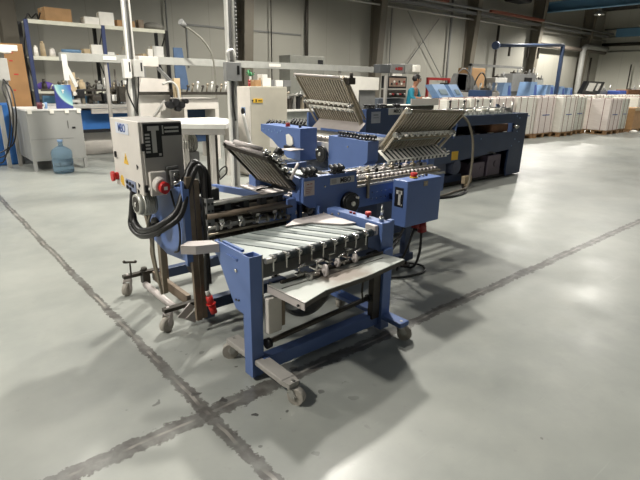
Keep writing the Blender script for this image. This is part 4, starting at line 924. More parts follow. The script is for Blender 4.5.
# wooden board leaning left of the rack
mb = MB(); Rm = Matrix.Translation((1.96, 11.6, 0)) @ Matrix.Rotation(-.05, 4, 'X')
mb.box(-.16, .24, 0, .03, .005, 2.07, .003, Rm); bdT = Thing('wooden_board', 'tall orange-brown wooden board leaning against the left end of the rack', 'board', (1.96, 11.6, 0))
bdT.part('panel', mb, mat('orange_board', (166, 124, 78), .7, var=.12, scale=3))
mb = MB()
for (u, z, r) in ((0, 1.75, .03), (.05, 1.5, .04), (-.02, 1.2, .02), (.03, 1.9, .02)): mb.box(u-r, u+r, -.003, 0, z-.012, z+.012, 0, Rm)
bdT.part('red_marks', mb, RED)

# bindery line behind the steel cabinet
Bd = Thing('gathering_machine', 'long white and blue binding machine running behind the steel cabinet', 'machine', (2.4, 10.6, 0))
mb = MB(); mb.box(.2, 3.95, 10.3, 11.2, .46, .86, .01); Bd.part('blue_body', mb, BRIGHTB)
mb = MB(); mb.box(.2, 3.95, 10.42, 11.2, .0, .44, .01); Bd.part('white_base', mb, CREAM)
mb = MB(); mb.box(1.0, 3.95, 10.25, 10.3, .44, .50); Bd.part('shadow_rail', mb, BLACK)
mb = MB(); mb.box(2.3, 3.95, 10.15, 11.2, .90, .96, .006); Bd.part('work_top', mb, WHITE)
mb = MB(); mb.box(2.9, 3.8, 10.1, 10.2, .80, .89, .005); Bd.part('front_shelf', mb, CREAM)
mb = MB(); mb.box(2.3, 3.95, 11.1, 11.2, .96, 1.12, .004); Bd.part('back_rail', mb, mat('teal_rail', (60, 98, 122), .5))
# rail with heads
mb = MB(); mb.box(2.2, 4.9, 10.62, 10.70, 1.20, 1.24); mb.box(2.2, 4.9, 10.62, 10.70, 1.12, 1.15); Bd.part('head_rail', mb, DARKST)
mb = MB(); mb.tube([(2.42, 10.4, .97), (2.40, 10.4, 1.1), (2.45, 10.4, 1.18), (2.55, 10.4, 1.2)], .02); Bd.part('white_arm', mb, WHITE)
for (x, z, w, h, m_) in ((2.62, 1.0, .3, .05, GREYPLQ), (2.58, 1.08, .16, .16, BLACK), (2.80, 1.08, .16, .16, BLACK), (2.70, 1.20, .10, .34, PALEC), (2.72, 1.12, .1, .08, CREAM), (3.10, 1.02, .16, .1, DARKST), (3.30, 1.02, .14, .14, BLACK), (3.44, 1.02, .12, .12, WHITE), (3.6, 1.0, .14, .3, DARKST), (3.75, .97, .1, .45, GREY)):
    mb = MB(); mb.box(x-w/2, x+w/2, 10.38, 10.55, z, z+h, .008); mb.cyl((x, 10.37, z+h*.5), (x, 10.38, z+h*.5), min(w, h)*.3, 12); Bd.part('stitching_head', mb, m_)
for i in range(13):
    x = 2.46+i*.115; h = .10+.16*abs(math.sin(i*2.3)); m_ = (DARKST, STEEL, BLACK, GREYPLQ, BRASSY)[i % 5]
    mb = MB(); mb.box(x, x+.05+.03*(i % 2), 10.72, 10.86, .962, .962+h, .006); mb.cyl((x+.03, 10.71, .99+h), (x+.03, 10.84, .99+h), .03, 10); mb.cyl((x+.02, 10.75, .96), (x+.06, 10.72, 1.12+h), .010, 6); Bd.part('clamp_head', mb, m_)
for i in range(8):
    x = 2.5+i*.17
    mb = MB(); mb.cyl((x, 10.66, 1.24), (x+.02, 10.66, 1.34+.04*(i % 3)), .018, 8); mb.sph((x+.02, 10.66, 1.35+.04*(i % 3)), .032); Bd.part('rail_lever', mb, (DARKST, WHITE, BRASSY, BLACK)[i % 4])
mb = MB(); mb.cyl((3.46, 10.3, .97), (3.46, 10.3, 1.62), .018, 10); mb.cyl((3.46, 10.3, .965), (3.46, 10.3, .975), .1, 16); Bd.part('stand_rod', mb, DARKST)
mb = MB(); mb.cyl((3.62, 10.3, .0+.9), (3.62, 10.3, 1.0), .06, 10); Bd.part('foot_plate', mb, GREY)
# overhead cable channel
Ch = Thing('cable_channel', 'long grey overhead cable channel on thin legs crossing behind the machines', 'channel', (7.0, 9.2, 0))
mb = MB(); mb.box(2.25, 9.6, 9.15, 9.3, 1.70, 1.83, .003); Ch.part('channel', mb, mat('channel_grey', (166, 166, 160), .5))
mb = MB(); mb.box(2.25, 2.33, 9.14, 9.15, 1.40, 1.80); mb.bar((2.29, 9.2, 1.70), (2.44, 9.2, 1.30), .04, .05); Ch.part('end_bracket', mb, WHITE)
for x in (2.95, 5.4, 8.4):
    mb = MB(); mb.box(x-.025, x+.025, 9.2, 9.25, 0, 1.70); Ch.part('leg', mb, GREYEN)
for (x, w_l) in ((2.9, .22), (6.3, .3)):
    mb = MB(); mb.box(x, x+w_l, 9.14, 9.15, 1.74, 1.80); Ch.part('label', mb, PAPER)
# steel power poles with boxes
def pole(x, y, label, w, zb, boxes):
    T = Thing('power_pole', label, 'pole', (x, y, zb))
    for dx in (-.045, .045):
        mb = MB(); mb.box(x+dx-.012, x+dx+.012, y-.03, y+.03, zb, ZC-.01); T.part('channel_rail', mb, WHITE if dx < 0 else GREYPLQ)
    mb = MB(); mb.box(x-.033, x+.033, y+.005, y+.02, zb, ZC-.01); T.part('inner_strip', mb, GREY)
    for (dx, z0, z1, ww, m_, lab) in boxes:
        mb = MB(); mb.box(x+dx-ww/2, x+dx+ww/2, y-.12, y-.032, z0, z1, .006); bx = T.part('switch_box', mb, m_)
        mb = MB(); mb.box(x+dx+ww*.2, x+dx+ww*.35, y-.125, y-.12, z0+(z1-z0)*.35, z1-.04); T.part('breaker', mb, BLACK, bx)
        mb = MB(); mb.tube([(x+dx, y-.07, z0), (x+dx-.02, y-.08, z0-.2), (x+.0, y-.06, z0-.5)], .012); T.part('cable', mb, HOSE, bx)
    return T
pole(2.80, 7.6, 'steel power pole hanging from the roof left of the machines, with two pale boxes', .1, .9, [(-.10, 1.44, 1.70, .11, WHITE, 1), (.06, 1.46, 1.70, .15, GREYPLQ, 1)])
T2 = pole(3.47, 5.9, 'steel power pole with a grey switch box, standing beside the tall white electrical cabinet', .1, .0, [(-.03, 1.42, 1.65, .22, mat('switch_grey', (150, 150, 148), .5), 1)])
mb = MB(); mb.box(3.36, 3.60, 5.88, 6.1, 0, .03, .004); T2.part('base_plate', mb, GREYEN)
mb = MB(); mb.tube([(3.56, 5.85, .02), (3.66, 5.78, .12), (3.70, 5.75, .4), (3.64, 5.8, .7), (3.60, 5.86, 1.0)], .022); T2.part('flex_hose', mb, GREYPLQ)
mb = MB(); mb.tube([(3.42, 5.86, 1.68), (3.38, 5.84, 1.76), (3.46, 5.84, 1.80), (3.5, 5.84, 1.72)], .016); T2.part('plug_lead', mb, WHITE)
# chain
ch = MB()
for i in range(90): ch.cyl((3.545, 5.87, 1.7+i*.045), (3.545, 5.87, 1.7+i*.045+.03), .012, 6)
T2.part('hanging_chain', ch, GREY)['kind'] = 'stuff'

# tall electrical cabinet
E_ = Thing('electrical_cabinet', 'tall off-white electrical cabinet with round black knob and yellow label', 'cabinet', (4.4, 6.62, 0))
mb = MB(); mb.box(4.09, 4.76, 6.43, 6.83, .02, 1.35, .005); eb = E_.part('body', mb, mat('cabinet_putty', (188, 182, 166), .5, var=.03)); mb = MB(); mb.box(4.078, 4.09, 6.44, 6.82, .05, 1.345, .003); ed = E_.part('door', mb, CREAM)
mb = MB(); mb.cyl((4.078, 6.62, .99), (4.06, 6.62, .99), .05, 18); mb.box(4.045, 4.062, 6.61, 6.63, .95, 1.03, .003); E_.part('main_switch', mb, BLACK, ed)
mb = MB(); mb.box(4.072, 4.078, 6.57, 6.67, .93, 1.05); E_.part('switch_plate', mb, PALEB, ed)
mb = MB(); mb.box(4.13, 4.30, 6.424, 6.43, 1.12, 1.18); yl = E_.part('warning_label', mb, YELLOW, eb)
mb = MB(); mb.box(4.17, 4.19, 6.421, 6.425, 1.13, 1.17); mb.box(4.22, 4.28, 6.421, 6.425, 1.145, 1.155); E_.part('label_mark', mb, BLACK, yl)
mb = MB(); mb.cyl((4.12, 6.43, 1.15), (4.12, 6.42, 1.15), .012, 10); E_.part('lock', mb, BLACK, eb)
carton('cardboard_box', 4.28, 6.58, 1.352, .12, .12, .09, .2, CARTON, 'small brown cardboard box on top of the tall electrical cabinet', 'box')
carton('carton', 4.45, 6.6, 1.352, .15, .15, .12, 0, PAPER, 'white carton on top of the tall electrical cabinet', 'box')
carton('carton', 4.42, 6.6, 1.474, .10, .12, .05, .1, WHITE, 'little white carton stacked on the white carton', 'box', tape=False)
PT = Thing('wire_plant', 'small green sprig in a clear bottle on the electrical cabinet', 'plant', (4.30, 6.75, 1.352))
mb = MB(); mb.cyl((4.30, 6.75, 1.352), (4.30, 6.75, 1.50), .02, 12); PT.part('bottle', mb, GREYPLQ)
mb = MB()
for k in range(8):
    a = k*.8; mb.bar((4.30, 6.75, 1.5), (4.30+.07*math.cos(a), 6.75+.07*math.sin(a), 1.53+.03*(k % 3)), .02, .006)
PT.part('leaves', mb, mat('leaf_green', (44, 120, 72), .6))
mb = MB(); mb.cyl((4.15, 6.55, 1.352), (4.15, 6.55, 1.41), .02, 10); mb.sph((4.15, 6.55, 1.43), .022); solo('red_light', mb, DRED, 'small dark red beacon at the left edge of the electrical cabinet top', 'light', (4.15, 6.55, 1.352))

# white work table with the small machine
WT = Thing('white_table', 'sturdy white work table behind the pale control cabinet', 'table', (3.4, 6.6, 0))
mb = MB(); mb.prism([(2.86, 6.42), (3.42, 6.02), (4.0, 6.75), (4.0, 7.4), (3.2, 7.5)], 'z', .80, .86); WT.part('table_top', mb, WHITE)
mb = MB(); mb.bar((2.88, 6.43, .76), (3.42, 6.05, .76), .03, .08); WT.part('apron', mb, GREYEN)
for (x, y, m_) in ((2.95, 6.45, CREAM), (3.30, 6.20, CREAM), (3.36, 6.24, DARKST), (3.24, 6.9, CREAM), (3.9, 6.85, CREAM), (3.46, 6.6, DARKST)):
    mb = MB(); mb.box(x-.03, x+.03, y-.03, y+.03, 0, .8); WT.part('leg', mb, m_)
mb = MB(); mb.tube([(3.35, 6.12, .1), (3.42, 6.05, .2), (3.38, 6.0, .3), (3.32, 6.08, .22), (3.36, 6.14, .12)], .01); WT.part('cable', mb, HOSE)
PU = Thing('vacuum_pump', 'silver finned vacuum pump under the white work table', 'pump', (3.35, 6.95, .3))
mb = MB(); mb.cyl((3.1, 7.0, .52), (3.42, 7.0, .52), .13, 20); 
for i in range(7): mb.cyl((3.15+i*.035, 7.0, .52), (3.165+i*.035, 7.0, .52), .145, 20)
PU.part('pump_body', mb, STEEL)
mb = MB(); mb.cyl((3.02, 7.0, .52), (3.1, 7.0, .52), .12, 18); PU.part('end_cap', mb, BLACK)
mb = MB(); mb.box(3.05, 3.45, 6.9, 7.1, 0, .40, .01); PU.part('stand', mb, GREY)
# white stitching machine with tilted arm
ST = Thing('stitching_machine', 'bulky white stitching machine with black head, behind the pale control cabinet', 'machine', (3.7, 9.0, 0))
mb = MB(); mb.prism([(3.24, .0), (3.75, .0), (3.75, 1.44), (3.28, 1.46), (3.20, 1.2), (3.20, .8)], 'y', 8.5, 9.1); ST.part('body', mb, CREAM)
mb = MB(); mb.box(3.26, 3.60, 8.5, 8.8, 1.64, 1.80, .01); ST.part('top_box', mb, CREAM)
mb = MB(); mb.box(3.3, 3.36, 8.5, 8.8, 1.46, 1.64); ST.part('arm_support', mb, GREY)
mb = MB(); mb.bar((3.62, 8.6, 1.62), (3.78, 8.45, 1.4), .05, .05); ST.part('arm_link', mb, GREY)
mb = MB(); mb.box(3.2, 4.95, 8.40, 8.48, 1.185, 1.235); ST.part('cross_rail', mb, DARKST)
mb = MB(); mb.box(3.77, 3.88, 8.32, 8.40, 1.14, 1.46, .005); ST.part('yellow_slide', mb, PALEC)
for (x, z, r) in ((3.66, 1.02, .06), (3.76, 1.06, .07), (3.86, 1.02, .06), (3.8, .96, .05), (3.95, 1.08, .04)):
    mb = MB(); mb.cyl((x, 8.38, z), (x, 8.26, z), r, 12); mb.box(x-r, x+r, 8.30, 8.4, z, z+r*.8, .01); ST.part('stitch_head', mb, BLACK)
mb = MB(); mb.tube([(3.55, 8.3, 1.36), (3.7, 8.28, 1.40), (3.80, 8.28, 1.3), (3.82, 8.28, 1.1)], .02); mb.bar((3.42, 8.46, .84), (3.62, 8.42, 1.1), .025, .025); ST.part('white_hose', mb, GREYPLQ)
mb = MB(); mb.box(4.0, 4.70, 8.50, 9.1, .93, 1.12, .01); mb.box(4.0, 4.06, 8.5, 9.1, .0, .93); mb.box(4.62, 4.70, 8.5, 9.1, 0, .93); ST.part('delivery_frame', mb, CREAM)
mb = MB(); mb.box(4.06, 4.62, 8.9, 9.0, .3, .90); ST.part('blue_bay', mb, mat('bay_blue', (44, 66, 98), .5))
mb = MB(); mb.box(3.0, 3.18, 8.5, 8.6, 1.35, 1.41, .004); ST.part('side_lamp', mb, WHITE)
# small stuff on its rail: levers and clamps
for i in range(9):
    x = 4.05+i*.095; mb = MB(); mb.cyl((x, 8.44, 1.236), (x+.02, 8.42, 1.32+.03*(i % 3)), .014, 8); mb.sph((x+.02, 8.42, 1.33+.03*(i % 3)), .028); ST.part('rail_lever', mb, (DARKST, BRASSY, WHITE)[i % 3])
# tilted blue board and curved lamp arm
mb = MB(); Rm = Matrix.Translation((5.2, 10.8, 0)) @ Matrix.Rotation(.0, 4, 'Y')
mb.prism([(4.98, 1.27), (5.30, 1.22), (5.18, 2.12), (4.98, 2.12)], 'y', 10.9, 10.94)
Tb = Thing('blue_board', 'tilted dull blue board on a stand behind the stitching machine', 'board', (5.15, 10.92, 0))
Tb.part('panel', mb, mat('dull_blue_board', (76, 98, 128), .6)); mb = MB(); mb.box(5.1, 5.14, 10.94, 10.98, 0, 1.3); Tb.part('stand', mb, GREY)
mb = MB(); mb.tube([(4.76, 8.7, .0), (4.77, 8.7, 1.0), (4.75, 8.7, 1.75), (4.62, 8.7, 2.05), (4.38, 8.7, 2.25), (4.2, 8.7, 2.34)], .017, 10)
Tl = Thing('curved_lamp_stand', 'tall curved steel stand with a small lamp head, behind the white table', 'lamp', (4.76, 8.7, 0)); Tl.part('arm', mb, mat('dull_arm', (140, 138, 128), .45, .5))
mb = MB(); mb.cyl((4.22, 8.7, 2.34), (4.12, 8.66, 2.40), .04, 12, .055); Tl.part('lamp_head', mb, GREY)
# machines between electrical cabinet and rack
MM = Thing('conveyor_machine', 'low white and grey conveyor machine seen between the electrical cabinet and the grille plate', 'machine', (6.6, 8.9, 0))
mb = MB(); mb.box(5.7, 7.9, 8.3, 8.9, .0, .86, .01); MM.part('body', mb, mat('pale_grey_body', (168, 170, 164), .5)); mb = MB(); mb.box(5.6, 8.0, 8.2, 8.95, .86, .90, .004); MM.part('top', mb, WHITE)
for i in range(12):
    x = 5.75+i*.11; h = .1+.22*abs(math.sin(i*1.7)); mb = MB(); mb.box(x, x+.07, 8.3, 8.45, .90, .90+h, .006); mb.cyl((x+.03, 8.3, .9+h), (x+.09, 8.25, .93+h), .022, 10); MM.part('roller_head', mb, (DARKST, STEEL, BLACK, BRASSY)[i % 4])
mb = MB(); mb.box(5.7, 7.2, 8.3, 8.36, 1.16, 1.20); MM.part('head_rail', mb, STEEL)
for i in range(10):
    x = 5.8+i*.2
    mb = MB(); mb.cyl((x, 8.55, .90), (x+.05, 8.5, 1.20+.06*(i % 3)), .016, 8); mb.box(x-.04, x+.05, 8.5, 8.6, .9, 1.0+.05*(i % 4), .006); mb.cyl((x-.05, 8.52, 1.12), (x+.08, 8.52, 1.12), .02, 8); MM.part('gripper', mb, (STEEL, DARKST, BLACK, GREYPLQ)[i % 4])
for i in range(3):
    mb = MB(); mb.box(5.75+.2*i, 5.92+.2*i, 8.4, 8.6, 1.34, 1.46, .006); MM.part('small_box', mb, (GREY, WHITE, GREY)[i])
# left edge machine with hoses
LM = Thing('hose_stand', 'grey control box on a post with drooping black hoses at the left edge', 'hose stand', (1.55, 9.6, 0))
mb = MB(); mb.box(1.36, 1.55, 9.55, 9.75, 1.38, 1.72, .008); LM.part('control_box', mb, GREYPLQ)
mb = MB(); mb.box(1.0, 1.62, 9.5, 9.8, 1.80, 1.84, .004); mb.box(1.45, 1.75, 9.7, 9.8, 1.84, 1.93, .01); LM.part('top_shelf', mb, PAPER)
mb = MB(); mb.box(1.48, 1.53, 9.62, 9.67, 0, 1.80); LM.part('post', mb, GREYEN)
for k in range(5):
    if k in (1, 3): continue
    mb = MB(); mb.tube([(1.45, 9.52, 1.40), (1.40+.03*k, 9.42, 1.25), (1.42+.025*k, 9.32, 1.05), (1.41+.022*k, 9.28, .8), (1.34+.02*k, 9.30, .45), (1.22+.02*k, 9.38, .12+.05*k), (1.05, 9.45, .2)], .011, 8); LM.part('hose', mb, HOSE)
mb = MB(); mb.box(.2, 1.55, 9.85, 10.2, .0, 1.02, .02); LM.part('blue_body', mb, BRIGHTB)
mb = MB(); mb.box(1.3, 1.36, 9.5, 9.56, 0, 1.0); LM.part('side_leg', mb, GREYPLQ)

# ================================================================== BACKGROUND MIDDLE
IC = Thing('inspection_machine', 'grey machine with white flat hood, between the grille plate and the operator', 'machine', (7.6, 7.5, 0))
mb = MB(); mb.prism([(6.72, 1.0), (7.08, 1.0), (7.08, 1.30), (7.64, 1.30), (7.64, 1.54), (6.72, 1.56)], 'y', 7.2, 7.7); IC.part('white_hood', mb, PAPER)
mb = MB(); mb.box(7.10, 7.60, 7.25, 7.7, .9, 1.29, .004); IC.part('grey_door', mb, GREY)
mb = MB(); mb.box(6.72, 7.7, 7.3, 7.8, .0, 1.0, .01); IC.part('body', mb, mat('slate_body', (86, 92, 100), .5))
CT = Thing('operator_console', 'stack of grey control panels with dials on a post left of the operator', 'control panel', (9.2, 8.1, 0))
for (x0, x1, z0, z1, m_) in ((8.50, 8.84, 1.66, 1.84, mat('console_dark', (74, 76, 78), .5)), (8.86, 9.34, 1.66, 1.86, GREY), (9.38, 9.9, 1.66, 1.88, mat('console_grey', (150, 150, 144), .5)), (8.78, 9.44, 1.33, 1.60, BLACK), (8.78, 9.44, 1.12, 1.30, DARKST)):
    mb = MB(); mb.box(x0, x1, 8.0, 8.2, z0, z1, .01); cb_ = CT.part('panel', mb, m_)
    if z0 == 1.33:
        mb = MB(); mb.box(x0+.05, x1-.05, 7.99, 8.0, z0+.04, z1-.04); CT.part('dial_field', mb, mat('dial_tan', (150, 128, 112), .5), cb_)
        for k in range(6):
            mb = MB(); mb.cyl((x0+.12+k*.085, 7.99, 1.43+.05*(k % 2)), (x0+.12+k*.085, 7.975, 1.43+.05*(k % 2)), .026, 12); CT.part('dial', mb, (BLACK, PAPER, DRED)[k % 3], cb_)
    if z0 == 1.12:
        for k in range(7):
            mb = MB(); mb.cyl((x0+.08+k*.085, 8.0, 1.2), (x0+.08+k*.085, 7.95, 1.2), .025, 10); CT.part('knob', mb, (STEEL, DRED, BLACK)[k % 3], cb_)
mb = MB(); mb.cyl((9.04, 7.998, 1.76), (9.04, 7.985, 1.76), .03, 12); mb.box(9.1, 9.25, 7.99, 8.0, 1.73, 1.80); CT.part('gauge', mb, DRED)
mb = MB(); mb.box(9.60, 9.80, 7.9, 8.0, 1.70, 1.86, .02); CT.part('white_cup', mb, PAPER)
mb = MB(); mb.box(8.95, 9.2, 7.95, 8.1, 1.605, 1.655, .005); CT.part('paper_label', mb, PAPER)
mb = MB(); mb.box(8.72, 8.78, 8.0, 8.06, 0, 1.62); CT.part('post', mb, GREYEN)
mb = MB(); mb.box(8.6, 9.5, 8.1, 8.6, 0, 1.10, .01); CT.part('pedestal', mb, mat('slate_body', (86, 92, 100), .5))
TB = Thing('inspection_table', 'grey tray table with raised back in front of the operator', 'table', (8.9, 7.3, 0))
mb = MB(); mb.box(8.0, 9.4, 7.0, 7.5, .985, 1.0, .003); TB.part('table_top', mb, SHEET); mb = MB(); mb.box(8.45, 9.4, 7.0, 7.02, 1.0, 1.13); TB.part('back_rail', mb, GREYEN)
mb = MB(); mb.box(8.1, 9.3, 7.05, 7.45, .9, .985, .004); mb.box(8.1, 8.2, 7.1, 7.4, 0, .9); mb.box(9.2, 9.3, 7.1, 7.4, 0, .9); TB.part('frame', mb, DARKST)
mb = MB(); mb.prism([(8.0, 7.05), (8.5, 7.02), (8.6, 7.3), (8.05, 7.4)], 'z', 1.002, 1.008); solo('paper_sheet', mb, PAPER, 'white printed sheet lying on the grey tray table', 'paper', (8.3, 7.2, 1.0))
BC = Thing('printing_console', 'blue and pale blue double console right of the operator', 'console', (12.3, 9.3, 0))
mb = MB(); mb.box(12.0, 13.25, 9.1, 9.7, 0, 1.05, .02); BC.part('body', mb, mat('console_blue', (62, 108, 160), .5))
for (a, c, e) in ((11.95, 12.58, .10), (12.72, 13.20, .1)):
    mb = MB(); V = [(a, 9.2, 1.44), (c-.06, 9.2, 1.45), (c+.10, 9.0, 1.09), (a+.16, 9.0, 1.08)]
    vs_ = [mb.bm.verts.new(p) for p in V]+[mb.bm.verts.new((p[0], p[1]+.25, p[2]-.02)) for p in V]
    for f in ((0, 1, 2, 3), (7, 6, 5, 4), (0, 4, 5, 1), (1, 5, 6, 2), (2, 6, 7, 3), (3, 7, 4, 0)): mb.bm.faces.new([vs_[k] for k in f])
    w_o = BC.part('sloped_screen', mb, PALEB)
    mb = MB(); V = [(a+.20, 9.11, 1.30), (c-.08, 9.11, 1.30), (c-.02, 9.035, 1.16), (a+.26, 9.035, 1.16)]
    vs_ = [mb.bm.verts.new(p) for p in V]+[mb.bm.verts.new((p[0], p[1]-.012, p[2]+.004)) for p in V]
    for f in ((0, 1, 2, 3), (7, 6, 5, 4), (0, 4, 5, 1), (1, 5, 6, 2), (2, 6, 7, 3), (3, 7, 4, 0)): mb.bm.faces.new([vs_[k] for k in f])
    BC.part('display', mb, mat('display_grey', (124, 142, 150), .3), w_o)
RF = Thing('red_stand', 'red steel frame against the back wall behind the consoles', 'stand', (17.3, 13.4, 0))
for (x0, x1, z0, z1) in ((16.9, 18.4, 1.62, 1.72), (16.9, 16.98, 0, 1.62), (18.32, 18.4, 0, 1.62)):
    mb = MB(); mb.box(x0, x1, 13.2, 13.3, z0, z1); RF.part('red_tube', mb, DRED)
WB = Thing('wall_cabinet', 'grey cabinet with a dark side opening behind the cable channel', 'cabinet', (9.0, 11.2, 0))
mb = MB(); mb.box(8.25, 9.45, 11.0, 11.5, 0, 2.12, .01); WB.part('body', mb, mat('drab_grey', (124, 124, 116), .6)); mb = MB(); mb.box(9.20, 9.38, 10.99, 11.0, 1.88, 2.03); WB.part('opening', mb, BLACK)

# person
def person():
    T = Thing('person', 'person in a teal shirt and pale gloves leaning over the grey tray table', 'person', (9.3, 7.75, 0))
    R = Matrix.Translation((9.3, 7.75, 0)) @ Matrix.Rotation(.35, 4, 'Z')
    def skin(name, verts, edges, m, sub=None, lv=2):
        me = bpy.data.meshes.new(name); me.from_pydata([R @ Vector(v[:3]) for v in verts], edges, [])
        o = bpy.data.objects.new(name, me); COL.objects.link(o)
        md = o.modifiers.new('skin', 'SKIN'); md.use_smooth_shade = True
        for i, v in enumerate(verts): me.skin_vertices[0].data[i].radius = (v[3], v[4] if len(v) > 4 else v[3])
        me.skin_vertices[0].data[0].use_root = True
        s_ = o.modifiers.new('sub', 'SUBSURF'); s_.levels = lv; s_.render_levels = lv
        me.materials.append(m)
        if sub is None: o.parent = T.o; o.location = -T.base
        else: o.parent = sub
        return o
    SK = mat('skin_tone', (150, 106, 82), .55, var=.03); SHR = mat('teal_shirt', (28, 118, 138), .8, var=.06); TRS = mat('dark_trousers', (40, 42, 50), .8); HR = mat('dark_hair', (22, 18, 16), .6); GLV = mat('pale_glove', (222, 220, 210), .8)
    B_ = [(0, 0, .84, .12, .09), (0, -.01, 1.0, .12, .09), (0, -.04, 1.16, .14, .10), (0, -.07, 1.30, .13, .08), (0, -.09, 1.37, .05, .05), (0, -.12, 1.44, .05, .055), (0, -.135, 1.50, .078, .09), (0, -.14, 1.57, .07, .085),
          (-.17, -.08, 1.30, .05), (-.25, -.13, 1.14, .042), (-.20, -.30, 1.12, .032), (-.18, -.36, 1.13, .025), (.17, -.08, 1.30, .05), (.25, -.13, 1.13, .042), (.17, -.30, 1.12, .032), (.14, -.36, 1.13, .025),
          (-.09, 0, .80, .085), (-.10, -.02, .44, .055), (-.10, 0, .09, .038), (-.10, -.14, .03, .03), (.09, 0, .80, .085), (.10, -.02, .44, .055), (.10, 0, .09, .038), (.10, -.14, .03, .03)]
    Eg = [(0, 1), (1, 2), (2, 3), (3, 4), (4, 5), (5, 6), (6, 7), (3, 8), (8, 9), (9, 10), (10, 11), (3, 12), (12, 13), (13, 14), (14, 15), (0, 16), (16, 17), (17, 18), (18, 19), (0, 20), (20, 21), (21, 22), (22, 23)]
    body = skin('body', B_, Eg, SK)
    up = lambda v, k: (v[0], v[1], v[2], v[3]+k, (v[4] if len(v) > 4 else v[3])+k)
    skin('shirt', [up(B_[i], .013) for i in (0, 1, 2, 3, 8, 9, 12, 13)]+[(-.225, -.23, 1.10, .047), (.215, -.22, 1.10, .047), (0, -.085, 1.34, .07, .06)], [(0, 1), (1, 2), (2, 3), (3, 4), (4, 5), (3, 6), (6, 7), (5, 8), (7, 9), (3, 10)], SHR, body)
    skin('trousers', [up(B_[0], .012)]+[up(B_[i], .014) for i in (16, 17, 18, 20, 21, 22)], [(0, 1), (1, 2), (2, 3), (0, 4), (4, 5), (5, 6)], TRS, body)
    for s_ in (-1, 1):
        mb = MB(); mb.sph((s_*.10, -.06, .045), .05, 12, (1, 2.4, .85)); 
        for v in mb.bm.verts: v.co = R @ v.co
        T.part('shoe', mb, BLACK, body)
        hx = s_*.17 if s_ < 0 else .13; gy, gz = .035, .08
        skin('glove', [(q[0], q[1]+.035, q[2]+.08)+tuple(q[3:]) for q in ((hx*1.04, -.385, 1.052, .028), (hx, -.44, 1.045, .034, .02), (hx-.028, -.48, 1.04, .009), (hx-.030, -.515, 1.025, .008), (hx-.010, -.485, 1.04, .009), (hx-.010, -.525, 1.022, .008), (hx+.010, -.485, 1.04, .009), (hx+.010, -.52, 1.024, .008), (hx+.028, -.475, 1.04, .009), (hx+.03, -.505, 1.026, .008), (hx-s_*.035, -.43, 1.04, .010), (hx-s_*.055, -.46, 1.03, .009))],
             [(0, 1), (1, 2), (2, 3), (1, 4), (4, 5), (1, 6), (6, 7), (1, 8), (8, 9), (1, 10), (10, 11)], GLV, body, 1)
    # head details turned slightly to the right
    H_ = R @ Matrix.Translation((0, -.14, 1.53)) @ Matrix.Rotation(.5, 4, 'Z')
    def hp(name, mb, m):
        for v in mb.bm.verts: v.co = H_ @ v.co
        return T.part(name, mb, m, body)
    mb = MB(); mb.sph((0, .012, .025), .098, 16, (.88, 1.02, .95))
    for v in mb.bm.verts:
        if v.co.y < -.045: v.co.z = max(v.co.z, .055)
        v.co.z = max(v.co.z, -.04)
    hp('hair', mb, HR)
    mb = MB(); mb.prism([(-.105, -.02), (-.085, .025), (-.082, -.03)], 'x', -.010, .010); hp('nose', mb, SK)
    for s_ in (-1, 1):
        mb = MB(); mb.sph((s_*.03, -.084, .012), .010, 8); hp('eye', mb, BLACK)
        mb = MB(); mb.sph((s_*.082, 0, -.005), .020, 10, (.4, .8, 1.3)); hp('ear', mb, SK)
        mb = MB(); mb.box(s_*.03-.016, s_*.03+.016, -.092, -.084, .028, .034); hp('eyebrow', mb, HR)
    mb = MB(); mb.box(-.022, .022, -.090, -.080, -.052, -.045, .002); hp('mouth', mb, DRED)
    mb = MB(); mb.box(-.026, .026, -.090, -.078, -.042, -.034, .002); hp('moustache', mb, HR)
person()

# ================================================================== BACKGROUND RIGHT: paper pallets
STRAP = mat('dark_red_strap', (126, 76, 70), .6)
def pmat(name, c1, c2):
    m = bpy.data.materials.new(name); m.use_nodes = True; nt = m.node_tree; N = nt.nodes; L = nt.links; b = N['Principled BSDF']
    tc = N.new('ShaderNodeTexCoord'); mp = N.new('ShaderNodeMapping'); mp.inputs['Scale'].default_value = (3, 3, 16); L.new(tc.outputs['Object'], mp.inputs['Vector'])
    n = N.new('ShaderNodeTexNoise'); n.inputs['Scale'].default_value = 2.2; n.inputs['Detail'].default_value = 5; L.new(mp.outputs['Vector'], n.inputs['Vector'])
    mx = N.new('ShaderNodeMix'); mx.data_type = 'RGBA'; L.new(n.outputs['Fac'], mx.inputs[0]); mx.inputs[6].default_value = (*lin(c1), 1); mx.inputs[7].default_value = (*lin(c2), 1)
    L.new(mx.outputs[2], b.inputs['Base Color']); b.inputs['Roughness'].default_value = .5
    bp = N.new('ShaderNodeBump'); bp.inputs['Strength'].default_value = .4; bp.inputs['Distance'].default_value = .02; L.new(n.outputs['Fac'], bp.inputs['Height']); L.new(bp.outputs['Normal'], b.inputs['Normal'])
    return m
PW = pmat('wrapped_white_paper', (214, 210, 196), (240, 238, 230)); PP = pmat('wrapped_pink_paper', (216, 202, 194), (238, 230, 224)); PG = pmat('wrapped_grey_paper', (184, 186, 172), (226, 228, 218))
